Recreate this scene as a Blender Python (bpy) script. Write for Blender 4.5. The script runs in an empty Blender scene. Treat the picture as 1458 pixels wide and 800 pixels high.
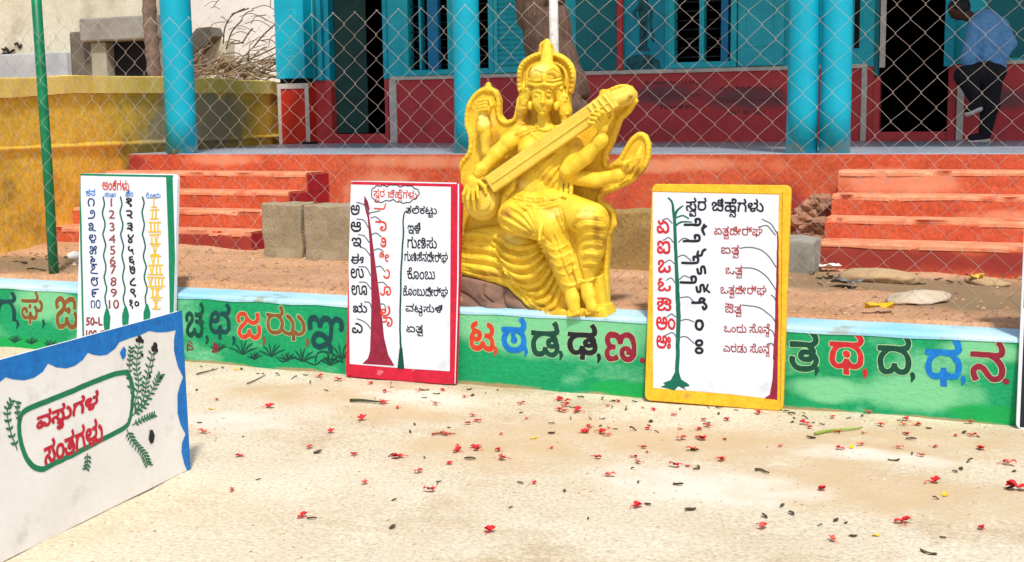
import bpy, bmesh, math, random
import numpy as np
from mathutils import Matrix, Vector

SC = bpy.context.scene
COL = SC.collection
rnd = random.Random(7)

# ------------------------------------------------------------------ camera, world, sun
FOC, PITCH, ROLL, TH, EYE = 1782.65, .1289, -.0122, .403, 1.5
cp, sp_ = math.cos(PITCH), math.sin(PITCH)
FW = np.array([0, cp, -sp_]); U0 = np.array([0, sp_, cp]); R0 = np.array([1., 0, 0])
RT = math.cos(ROLL) * R0 + math.sin(ROLL) * U0
UP = -math.sin(ROLL) * R0 + math.cos(ROLL) * U0
UX = np.array([math.cos(TH), -math.sin(TH), 0]); NY = np.array([math.sin(TH), math.cos(TH), 0])

cam = bpy.data.cameras.new('camera'); co = bpy.data.objects.new('camera', cam); COL.objects.link(co)
cam.sensor_width = 36.0; cam.lens = 36.0 * FOC / 1458.0; cam.clip_end = 2000; cam.clip_start = .05
co.matrix_world = Matrix(((RT[0], UP[0], -FW[0], 0), (RT[1], UP[1], -FW[1], 0), (RT[2], UP[2], -FW[2], EYE), (0, 0, 0, 1)))
SC.camera = co

W = bpy.data.worlds.new('World'); SC.world = W; W.use_nodes = True
SUN_EL, SUN_AZ_VEC = math.radians(57), np.array([.12, -1.0])     # towards the sun, on the ground
wn = W.node_tree.nodes; wl = W.node_tree.links
sky = wn.new('ShaderNodeTexSky'); sky.sky_type = 'NISHITA'; sky.sun_disc = False
sky.sun_elevation = SUN_EL
sky.sun_rotation = math.atan2(SUN_AZ_VEC[0], SUN_AZ_VEC[1]) % (2 * math.pi)
sky.air_density = 1.0; sky.dust_density = 2.5; sky.ozone_density = 1.0
bg = wn['Background']; bg.inputs['Strength'].default_value = .15
wl.new(sky.outputs['Color'], bg.inputs['Color'])
sl = bpy.data.lights.new('sun', 'SUN'); sl.energy = 3.3; sl.angle = math.radians(5.0); sl.color = (1, .965, .91)
so = bpy.data.objects.new('sun', sl); COL.objects.link(so)
h_ = SUN_AZ_VEC / np.linalg.norm(SUN_AZ_VEC) * math.cos(SUN_EL)
so.rotation_euler = Vector((h_[0], h_[1], math.sin(SUN_EL))).to_track_quat('Z', 'Y').to_euler()
so.location = (-20, -20, 30)
SC.view_settings.view_transform = 'Standard'; SC.view_settings.look = 'None'
SC.view_settings.exposure = .12; SC.view_settings.gamma = 1.0
SC.view_settings.use_curve_mapping = False
SC.render.engine = 'CYCLES'
SC.cycles.max_bounces = 6; SC.cycles.use_denoising = True

# ------------------------------------------------------------------ survey helpers
# (s, d, z): s along the school front, d away from the road, z up; origin at the camera's foot.
def fw_(s, d, z): return UX * s + NY * d + np.array([0, 0, z])
def ray(x, y): return FW + RT * (x - 729) / FOC + UP * (400 - y) / FOC
def at(x, y, d):
    r = ray(x, y); t = d / (r @ NY); P = r * t
    return (float(P @ UX), float(P[2] + EYE))
def gz(x, y, z):
    r = ray(x, y); t = (z - EYE) / r[2]; P = r * t
    return (float(P @ UX), float(P @ NY))

ORG = {}
def setp(o, label=None, cat=None, group=None, kind=None):
    if label: o['label'] = label
    if cat: o['category'] = cat
    if group: o['group'] = group
    if kind: o['kind'] = kind
    return o
def thing(name, label, cat, org, group=None, matrix=None):
    o = bpy.data.objects.new(name, None); COL.objects.link(o)
    o.empty_display_size = .1
    if matrix is not None:
        o.matrix_world = matrix; ORG[o] = (0, 0, 0)
    else:
        o.location = fw_(*org); o.rotation_euler = (0, 0, -TH); ORG[o] = org
    return setp(o, label, cat, group)

class MB:
    def __init__(s): s.v = []; s.f = []; s.sm = []
    def add(s, v, f, smooth=False):
        b = len(s.v); s.v += [tuple(map(float, p)) for p in v]
        s.f += [tuple(i + b for i in q) for q in f]; s.sm += [smooth] * len(f)
        return s
    def box(s, x0, x1, y0, y1, z0, z1):
        v = [(x0, y0, z0), (x1, y0, z0), (x1, y1, z0), (x0, y1, z0), (x0, y0, z1), (x1, y0, z1), (x1, y1, z1), (x0, y1, z1)]
        return s.add(v, [(0, 3, 2, 1), (4, 5, 6, 7), (0, 1, 5, 4), (1, 2, 6, 5), (2, 3, 7, 6), (3, 0, 4, 7)])
    def prism(s, poly, y0, y1):             # poly in (x, z), anticlockwise seen from -y
        n = len(poly)
        v = [(x, y0, z) for x, z in poly] + [(x, y1, z) for x, z in poly]
        f = [tuple(range(n)), tuple(range(2 * n - 1, n - 1, -1))]
        f += [(i, i + n, (i + 1) % n + n, (i + 1) % n) for i in range(n)]
        return s.add(v, f)
    def plate(s, poly, z0, z1):             # poly in (x, y) anticlockwise from above
        n = len(poly)
        v = [(x, y, z0) for x, y in poly] + [(x, y, z1) for x, y in poly]
        f = [tuple(range(n - 1, -1, -1)), tuple(range(n, 2 * n))]
        f += [(i, (i + 1) % n, (i + 1) % n + n, i + n) for i in range(n)]
        return s.add(v, f)
    def tube(s, pts, r, n=8, cap=True, smooth=True):
        pts = [np.array(p, float) for p in pts]; m = len(pts)
        rr = r if isinstance(r, (list, tuple)) else [r] * m
        ref = None; v = []
        for i, p in enumerate(pts):
            t = pts[min(i + 1, m - 1)] - pts[max(i - 1, 0)]; t = t / (np.linalg.norm(t) + 1e-12)
            if ref is None:
                ref = np.array([0, 0, 1.]) if abs(t[2]) < .9 else np.array([0, 1., 0])
            a = np.cross(t, ref); a /= np.linalg.norm(a) + 1e-12; b = np.cross(a, t); ref = b
            for k in range(n):
                w = 2 * math.pi * k / n
                v.append(p + rr[i] * (a * math.cos(w) + b * math.sin(w)))
        f = []
        for i in range(m - 1):
            for k in range(n):
                f.append((i * n + k, (i + 1) * n + k, (i + 1) * n + (k + 1) % n, i * n + (k + 1) % n))
        if cap: f += [tuple(range(n)), tuple(range(m * n - 1, (m - 1) * n - 1, -1))]
        return s.add(v, f, smooth)
    def build(s, name, m, parent=None, bevel=0, label=None, sm=None, seg=2):
        o0 = ORG.get(parent, (0, 0, 0)) if parent is not None else (0, 0, 0)
        me = bpy.data.meshes.new(name)
        me.from_pydata([(p[0] - o0[0], p[1] - o0[1], p[2] - o0[2]) for p in s.v], [], s.f)
        me.polygons.foreach_set('use_smooth', [bool(sm) if sm is not None else q for q in s.sm])
        me.materials.append(m); me.update()
        o = bpy.data.objects.new(name, me); COL.objects.link(o)
        if parent is not None: o.parent = parent
        else: o.rotation_euler = (0, 0, -TH)
        ORG[o] = o0
        if bevel:
            b = o.modifiers.new('soft edge', 'BEVEL'); b.width = bevel; b.segments = seg; b.limit_method = 'ANGLE'
        if label: o['label'] = label
        return o
    def solo(s, name, m, org, label, cat, group=None, bevel=0, sm=None, kind=None):
        me = bpy.data.meshes.new(name)
        me.from_pydata([(p[0] - org[0], p[1] - org[1], p[2] - org[2]) for p in s.v], [], s.f)
        me.polygons.foreach_set('use_smooth', [bool(sm) if sm is not None else q for q in s.sm])
        me.materials.append(m); me.update()
        o = bpy.data.objects.new(name, me); COL.objects.link(o)
        o.location = fw_(*org); o.rotation_euler = (0, 0, -TH); ORG[o] = org
        if bevel:
            b = o.modifiers.new('soft edge', 'BEVEL'); b.width = bevel; b.segments = 2; b.limit_method = 'ANGLE'
        return setp(o, label, cat, group, kind)

# ------------------------------------------------------------------ materials
def srgb(c):
    if isinstance(c, str):
        c = tuple(int(c[i:i + 2], 16) / 255 for i in (0, 2, 4))
    return tuple(x / 12.92 if x <= .04045 else ((x + .055) / 1.055) ** 2.4 for x in c) + (1,)
MATS = {}
def pm(name, c1, c2=None, sc=5, c3=None, sc3=2.2, t3=.58, soft3=.06, rough=.75, bump=.2, bsc=60, spk=.14, spec=.3, stretch=None, bd=.01):
    """weathered paint / plaster / earth: base c1, drifting to c2, patches of c3, fine speckle, bump."""
    if name in MATS: return MATS[name]
    m = bpy.data.materials.new(name); m.use_nodes = True
    nt = m.node_tree; N = nt.nodes; L = nt.links
    b = N['Principled BSDF']; b.inputs['Roughness'].default_value = rough
    b.inputs['Specular IOR Level'].default_value = spec
    tc = N.new('ShaderNodeTexCoord'); src = tc.outputs['Object']
    if stretch:
        mp = N.new('ShaderNodeMapping'); mp.inputs['Scale'].default_value = stretch
        L.new(src, mp.inputs['Vector']); src = mp.outputs['Vector']
    def noise(scale, det=6, rg=.6):
        n = N.new('ShaderNodeTexNoise'); n.inputs['Scale'].default_value = scale
        n.inputs['Detail'].default_value = det; n.inputs['Roughness'].default_value = rg
        L.new(src, n.inputs['Vector']); return n.outputs['Fac']
    def ramp(f, a, b_):
        r = N.new('ShaderNodeMapRange'); r.inputs['From Min'].default_value = a; r.inputs['From Max'].default_value = b_
        L.new(f, r.inputs['Value']); return r.outputs['Result']
    def mix(f, a, b_, bt='MIX'):
        x = N.new('ShaderNodeMix'); x.data_type = 'RGBA'; x.blend_type = bt
        if isinstance(f, float): x.inputs[0].default_value = f
        else: L.new(f, x.inputs[0])
        for i, c in ((6, a), (7, b_)):
            if isinstance(c, tuple): x.inputs[i].default_value = c
            else: L.new(c, x.inputs[i])
        return x.outputs[2]
    col = srgb(c1)
    if c2: col = mix(ramp(noise(sc), .35, .65), col, srgb(c2))
    if c3: col = mix(ramp(noise(sc3, 8, .65), t3, t3 + soft3), col, srgb(c3))
    if spk:
        fine = ramp(noise(bsc * 1.7, 3, .7), .3, .7)
        v = N.new('ShaderNodeMapRange'); v.inputs['To Min'].default_value = 1 - spk; v.inputs['To Max'].default_value = 1 + spk * .6
        L.new(fine, v.inputs['Value'])
        cr = N.new('ShaderNodeCombineColor')
        for i in range(3): L.new(v.outputs['Result'], cr.inputs[i])
        col = mix(1.0, col, cr.outputs['Color'], 'MULTIPLY')
    if isinstance(col, tuple): b.inputs['Base Color'].default_value = col
    else: L.new(col, b.inputs['Base Color'])
    if bump:
        bn = N.new('ShaderNodeBump'); bn.inputs['Strength'].default_value = bump; bn.inputs['Distance'].default_value = bd
        L.new(noise(bsc, 7, .65), bn.inputs['Height']); L.new(bn.outputs['Normal'], b.inputs['Normal'])
    MATS[name] = m; return m

CYAN = pm('cyan_paint', '04abc4', '0a9fb8', 3, '18b6cc', 1.3, .6, rough=.45, bump=.08, bsc=25, spk=.05)
TEAL = pm('teal_wall_paint', '2cc4d2', '22b2c2', 2.5, '4accd2', 1.7, .62, rough=.6, bump=.12)
TEALD = pm('dark_teal_paint', '1b7f86', '166d76', 3, rough=.6)
ORANGE = pm('orange_red_plinth_paint', 'cf6340', 'c0502e', 2.6, 'a2402e', 1.7, .54, .22, rough=.8, bump=.6, bsc=20, spk=.32)
MAROON = pm('maroon_dado_paint', 'd44a4a', 'c43e42', 3, 'a04c4e', 2.0, .58, .15, rough=.65, bump=.12)
REDP = pm('bright_red_paint', 'd83a28', 'c83222', 4, rough=.65)
NOSE = pm('worn_step_edge', 'e09a74', 'd4825c', 6, 'c05a3c', 3.2, .53, .12, rough=.85, bump=.3)
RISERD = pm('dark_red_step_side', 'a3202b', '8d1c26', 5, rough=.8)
WHITE = pm('whitewash_trim', 'ded4c8', 'c9bdb0', 8, 'a8a097', 6, .62, .1, rough=.8)
FLOOR = pm('veranda_stone_floor', 'a9b0bc', '8f97a3', 2.5, '737b88', 1.5, .6, .2, rough=.35, bump=.08, spec=.5)
GREENP = pm('green_pole_paint', '0f7a4c', '0c6a42', 6, '1c8a5c', 9, .64, .05, rough=.4, bump=.1, spk=.08)
YWALL = pm('yellow_compound_wall', 'f0ca4c', 'deb038', 2.2, 'a8883c', 1.9, .53, .16, rough=.9, bump=.5, bsc=14, spk=.25, bd=.02)
YCAP = pm('pale_yellow_coping', 'efd77a', 'e0c25a', 3, 'c9a53c', 2.6, .6, .1, rough=.9, bump=.4, bsc=16)
GREYW = pm('tree_shadow_grey', '7d7361', '6c6454', 3, '8f7d4b', 2, .6, .2, rough=.95, bump=.4, bsc=18)  # grey meant for the tree shadow painted on the yellow wall
CREAM = pm('stained_cream_plaster', 'd9d2bd', 'c6bca0', .9, '9a8c6c', .7, .52, .22, rough=.95, bump=.25, bsc=9)
WHITEW = pm('white_house_plaster', 'f2efe8', 'e6e2d8', 1.1, rough=.9, bump=.15, bsc=10, spk=.06)
CONC = pm('grey_concrete', '9c9a8e', '8b887b', 3, '6f6a5c', 2.2, .6, .15, rough=.95, bump=.35, bsc=25)
STONE = pm('cement_block', 'a5967a', '93866a', 6, '756a54', 5, .6, .12, rough=.95, bump=.5, bsc=40, spk=.3)
DARK = pm('shade_and_cable_black', '1b1a1c', '141416', 2, rough=.9, bump=0)  # near-black in place of shade inside rooms, gaps and openings; also the cables
IRON = pm('window_iron', '3a3c40', '2b2d31', 20, rough=.5)
STEEL = pm('galvanised_wire', 'c0b6ae', '9c8a7e', 4, rough=.45, bump=0, spk=.1)
BARK = pm('brown_bark', '6e5648', '574338', 14, '8a7464', 10, .6, .1, rough=.95, bump=.9, bsc=30, stretch=(1, 1, .35), spk=.3, bd=.02)
PALMB = pm('palm_bark', '8a7768', '6c5a4e', 9, rough=.95, bump=.8, bsc=20, spk=.3)
DRY = pm('dry_fronds', 'a89374', '7d6a50', 12, rough=.9, bump=.2)
GOLD = pm('yellow_statue_paint', 'efcc3a', 'e3b82a', 11, 'c89a2a', 9, .59, .10, rough=.55, bump=.5, bsc=70, spk=.16, spec=.35, bd=.006)
GOLD2 = pm('pale_yellow_statue_paint', 'eccb52', 'e3bd44', 8, rough=.55, bump=.4, bsc=70, spk=.14, spec=.35, bd=.006)
ROCK = pm('brown_rock_paint', '8d6d5c', '77594a', 10, 'a4876f', 8, .6, .08, rough=.8, bump=.5, bsc=40)
PANEL = pm('white_board_paint', 'd9dde4', 'd2d7df', 3, 'bfc2c6', 5, .58, .14, rough=.4, bump=.06, bsc=20, spk=.03)
PWARM = pm('off_white_board_paint', 'f3f1ec', 'e9e6df', 3, 'd6d2c8', 5, .58, .14, rough=.45, bump=.06, bsc=20, spk=.04)
def paint(name, c, c2=None, rough=.55, c3=None): return pm('paint_' + name, c, c2 or c, 18, c3, 7, .63, .05, rough=rough, bump=.08, bsc=30, spk=.2)
P_BLACK = paint('black', '17181c', '24262a'); P_RED = paint('red', 'cf2a2e', 'b8242c'); P_CRIM = paint('crimson', 'd01f3a', 'b81a34', c3='d8707c')
P_MAR = paint('maroon', '98223c', '7c1c30'); P_GRN = paint('green', '0b8258', '0a7650'); P_DGRN = paint('dark_green', '0e4f3c', '0a4030')
P_YEL = paint('yellow', 'f3bb2c', 'e6a81e', c3='d8963a'); P_BLUE = paint('blue', '0d7ed0', '0a6cbc', c3='3c98d8'); P_BRN = paint('brown', '8c4030', '793226')
P_GOLD = paint('mustard', 'e8bd2a', 'd9ab20'); P_ORG = paint('orange', 'd4472a', 'c23c22'); P_PALE = paint('pale_outline', 'a9cf9a', '98c48c')
P_NAVY = paint('navy', '1d3f78', '163466'); P_GREY = paint('grey', '5d6468', '4c5256'); P_LBL = paint('sky_blue', '8fd0e8', '7cc2de')
P_LEAF = paint('leaf_green', '2d7a55', '23684a')
P_OLIVE = paint('olive_brown', '8a5a2c', '774c24'); P_TEALD = paint('deep_teal', '0c4a4a', '0a3e40')

def soft_patch(m, ia, ib, spots, col, ns=2.2, amp=1.6, lo=.75, hi=1.15):
    """worn, repainted, shaded or highlighted areas painted into a finish: ragged ellipses (a, b, ra, rb) in the object's own axes ia, ib"""
    nt = m.node_tree; N = nt.nodes; L = nt.links; bs = N['Principled BSDF']; old = bs.inputs['Base Color'].links[0].from_socket
    tc = N.new('ShaderNodeTexCoord'); sep = N.new('ShaderNodeSeparateXYZ'); L.new(tc.outputs['Object'], sep.inputs[0])
    nz = N.new('ShaderNodeTexNoise'); nz.inputs['Scale'].default_value = ns; nz.inputs['Detail'].default_value = 8; L.new(tc.outputs['Object'], nz.inputs['Vector'])
    def mth(op, a, b):
        n_ = N.new('ShaderNodeMath'); n_.operation = op
        for i, v_ in enumerate((a, b)):
            if isinstance(v_, (int, float)): n_.inputs[i].default_value = v_
            else: L.new(v_, n_.inputs[i])
        return n_.outputs[0]
    dn = mth('MULTIPLY', mth('SUBTRACT', nz.outputs['Fac'], .5), amp)
    for a, b, ra, rb in spots:
        ea = mth('DIVIDE', mth('SUBTRACT', sep.outputs[ia], a), ra); eb = mth('DIVIDE', mth('SUBTRACT', sep.outputs[ib], b), rb)
        e = mth('ADD', mth('ADD', mth('MULTIPLY', ea, ea), mth('MULTIPLY', eb, eb)), dn)
        mr = N.new('ShaderNodeMapRange'); mr.interpolation_type = 'SMOOTHSTEP'; mr.inputs['From Min'].default_value = hi; mr.inputs['From Max'].default_value = lo; L.new(e, mr.inputs['Value'])
        mx = N.new('ShaderNodeMix'); mx.data_type = 'RGBA'; L.new(mr.outputs['Result'], mx.inputs[0]); L.new(old, mx.inputs[6]); mx.inputs[7].default_value = srgb(col); old = mx.outputs[2]
    L.new(old, bs.inputs['Base Color'])

# ------------------------------------------------------------------ painted marks: 2-D distance fields turned into flat paint films
def wind_inside(polys, X, Y):
    w = np.zeros((len(Y), len(X)), int)
    for P in polys:
        n = len(P)
        for i in range(n):
            x1, y1 = P[i]; x2, y2 = P[(i + 1) % n]
            if y1 == y2: continue
            sgn = 1 if y2 > y1 else -1
            lo, hi = min(y1, y2), max(y1, y2)
            j0, j1 = np.searchsorted(Y, lo, 'left'), np.searchsorted(Y, hi, 'left')
            for j in range(j0, j1):
                xc = x1 + (Y[j] - y1) * (x2 - x1) / (y2 - y1)
                w[j, np.searchsorted(X, xc):] += sgn
    return w != 0
class Paint:
    def __init__(s, x0, y0, x1, y1, h=.002, seed=0):
        s.h = h; s.X = np.arange(x0, x1 + h, h); s.Y = np.arange(y0, y1 + h, h)
        s.f = np.full((len(s.Y), len(s.X)), 1.0); s.r = random.Random(seed)
    def win(s, pts, m):
        xs = [p[0] for p in pts]; ys = [p[1] for p in pts]
        i0 = max(0, int((min(xs) - m - s.X[0]) / s.h)); i1 = min(len(s.X), int((max(xs) + m - s.X[0]) / s.h) + 2)
        j0 = max(0, int((min(ys) - m - s.Y[0]) / s.h)); j1 = min(len(s.Y), int((max(ys) + m - s.Y[0]) / s.h) + 2)
        return slice(j0, j1), slice(i0, i1)
    def seg(s, F, sj, si, p, q, r1, r2):
        X = s.X[si][None, :]; Y = s.Y[sj][:, None]
        vx, vy = q[0] - p[0], q[1] - p[1]; L = vx * vx + vy * vy + 1e-12
        t = np.clip(((X - p[0]) * vx + (Y - p[1]) * vy) / L, 0, 1)
        d = np.hypot(X - p[0] - t * vx, Y - p[1] - t * vy) - (r1 + (r2 - r1) * t)
        F[sj, si] = np.minimum(F[sj, si], d)
    def stroke(s, pts, r, closed=False):
        if closed: pts = list(pts) + [pts[0]]
        rr = r if isinstance(r, (list, tuple)) else [r] * len(pts)
        for i in range(len(pts) - 1):
            m = max(rr[i], rr[i + 1]) + 3 * s.h
            sj, si = s.win(pts[i:i + 2], m)
            if sj.stop > sj.start and si.stop > si.start: s.seg(s.f, sj, si, pts[i], pts[i + 1], rr[i], rr[i + 1])
    def polys(s, polys, grow=0.0):
        allp = [p for P in polys for p in P]
        if not allp: return
        sj, si = s.win(allp, abs(grow) + 4 * s.h)
        if sj.stop <= sj.start or si.stop <= si.start: return
        G = np.full((sj.stop - sj.start, si.stop - si.start), 1.0)
        ins = wind_inside(polys, s.X[si], s.Y[sj])
        F = np.full(s.f.shape, 1.0)
        for P in polys:
            for i in range(len(P)):
                p, q = P[i], P[(i + 1) % len(P)]
                a, b = s.win([p, q], abs(grow) + 3 * s.h)
                if a.stop > a.start and b.stop > b.start: s.seg(F, a, b, p, q, 0, 0)
        d = F[sj, si]; d = np.where(ins, -d, d) - grow
        s.f[sj, si] = np.minimum(s.f[sj, si], d)
    def mesh(s):
        f = s.f; X, Y = s.X, s.Y; V = []; Fc = []; idx = {}
        def vid(x, y):
            k = (round(x * 1e5), round(y * 1e5))
            if k not in idx: idx[k] = len(V); V.append((x, y))
            return idx[k]
        ins = f < 0
        c = ins[:-1, :-1].astype(int) + ins[:-1, 1:] + ins[1:, 1:] + ins[1:, :-1]
        for j in range(c.shape[0]):
            row = c[j] == 4
            if row.any():
                e = np.flatnonzero(np.diff(np.concatenate(([0], row.astype(int), [0]))))
                for a, b in zip(e[::2], e[1::2]):
                    Fc.append((vid(X[a], Y[j]), vid(X[b], Y[j]), vid(X[b], Y[j + 1]), vid(X[a], Y[j + 1])))
            for i in np.flatnonzero((c[j] > 0) & (c[j] < 4)):
                cs = [(X[i], Y[j], f[j, i]), (X[i + 1], Y[j], f[j, i + 1]), (X[i + 1], Y[j + 1], f[j + 1, i + 1]), (X[i], Y[j + 1], f[j + 1, i])]
                P = []
                for k in range(4):
                    a, b = cs[k], cs[(k + 1) % 4]
                    if a[2] < 0: P.append((a[0], a[1]))
                    if (a[2] < 0) != (b[2] < 0):
                        t = a[2] / (a[2] - b[2]); P.append((a[0] + t * (b[0] - a[0]), a[1] + t * (b[1] - a[1])))
                ids = []
                for p in P:
                    q = vid(*p)
                    if not ids or (q != ids[-1] and q != ids[0]): ids.append(q)
                if len(ids) > 2: Fc.append(tuple(ids))
        return V, Fc
    def build(s, name, m, parent, mapper, label=None):
        V, Fc = s.mesh()
        if not Fc: return None
        mb = MB(); mb.add([mapper(a, b) for a, b in V], Fc)
        return mb.build(name, m, parent, label=label)

# glyph outlines of Blender's own built-in text, subscripted clusters in [ ]
TEXTS = {}
def tokens(t):
    out = []; i = 0
    while i < len(t):
        if t[i] in '\u0cbf\u0cc0' and i and t[i - 1] != ' ':
            out.append((t[i], 'over')); i += 1
        elif t[i] == '[':
            j = t.index(']', i); out.append((t[i + 1:j], True)); i = j + 1
        else:
            j = i + 1
            while j < len(t) and t[j] not in '[\u0cbf\u0cc0': j += 1
            out.append((t[i:j], False)); i = j
    return out
def load_texts(strings):
    runs = sorted({r for t in strings for r, _ in tokens(t)})
    objs = []
    for r in runs:
        c = bpy.data.curves.new('text', 'FONT'); c.body = r; c.size = 1
        o = bpy.data.objects.new('text', c); COL.objects.link(o); objs.append((r, o, c))
    dg = bpy.context.evaluated_depsgraph_get(); dg.update()
    R = {}
    for r, o, c in objs:
        cu = o.to_curve(dg); P = []
        for s in cu.splines:
            if s.type == 'BEZIER':
                bp = s.bezier_points; n = len(bp); q = []
                for i in range(n):
                    a, b = bp[i], bp[(i + 1) % n]
                    p0, p1, p2, p3 = (np.array(v[:2]) for v in (a.co, a.handle_right, b.handle_left, b.co))
                    for t in (0, .25, .5, .75):
                        q.append(tuple((1 - t) ** 3 * p0 + 3 * t * (1 - t) ** 2 * p1 + 3 * t * t * (1 - t) * p2 + t ** 3 * p3))
            else: q = [tuple(p.co[:2]) for p in s.points]
            if len(q) > 2: P.append(q)
        R[r] = P; o.to_curve_clear()
    for r, o, c in objs: bpy.data.objects.remove(o); bpy.data.curves.remove(c)
    for t in strings:
        pen = 0.0; out = []; last = (0, 0)
        for r, sub in tokens(t):
            P = R[r]
            if not P: pen += .3 * len(r); continue
            xs = [p[0] for q in P for p in q]
            if sub == 'over':
                ox = last[1] - .34
                out += [[(ox + x, y) for x, y in q] for q in P]; pen = max(pen, ox + max(xs) + .05)
            elif sub:
                w = max(xs) - min(xs); ox = last[1] - .55 * w - .05
                out += [[(ox + (x - min(xs)) * .62, y * .62 - .38) for x, y in q] for q in P]
                pen = max(pen, ox + .62 * w + .04)
            else:
                lead = len(r) - len(r.lstrip(' '))
                out += [[(pen + x, y) for x, y in q] for q in P]
                last = (pen, pen + max(xs)); pen = pen + max(xs) + .05 + .25 * (len(r) - len(r.rstrip(' ')))
        TEXTS[t] = out
def text_polys(t, corner):
    """fit text t to a px quad: corner = ((x,y) tl, tr, br, bl) -> px polygons"""
    P = TEXTS[t]; xs = [p[0] for q in P for p in q]; ys = [p[1] for q in P for p in q]
    if not xs: return []
    x0, x1, y0, y1 = min(xs), max(xs), min(ys), max(ys)
    tl, tr, br, bl = [np.array(c, float) for c in corner]
    out = []
    for q in P:
        o = []
        for x, y in q:
            u = (x - x0) / (x1 - x0); v = (y1 - y) / (y1 - y0)
            o.append(tuple((1 - v) * ((1 - u) * tl + u * tr) + v * ((1 - u) * bl + u * br)))
        out.append(o)
    return out
def nat(t, x, y, hh):                 # natural width, centred at x, y, height hh
    P = TEXTS[t]; xs = [p[0] for q in P for p in q]; ys = [p[1] for q in P for p in q]
    w = (max(xs) - min(xs)) / (max(ys) - min(ys)) * hh * 1.1
    return ((x - w / 2, y - hh / 2), (x + w / 2, y - hh / 2), (x + w / 2, y + hh / 2), (x - w / 2, y + hh / 2))
def quad(x0, y0, x1, y1, sl=0.0):    # sl: slope of the writing line
    dy = sl * (x1 - x0)
    return ((x0, y0), (x1, y0 + dy), (x1, y1 + dy), (x0, y1))
def smooth_pts(pts, n=6):
    P = [np.array(p, float) for p in pts]; P = [2 * P[0] - P[1]] + P + [2 * P[-1] - P[-2]]; out = []
    for i in range(1, len(P) - 2):
        a, b, c, d = P[i - 1:i + 3]
        for k in range(n):
            t = k / n
            out.append(tuple(.5 * (2 * b + (c - a) * t + (2 * a - 5 * b + 4 * c - d) * t * t + (3 * b - a - 3 * c + d) * t ** 3)))
    out.append(tuple(P[-2])); return out

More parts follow.
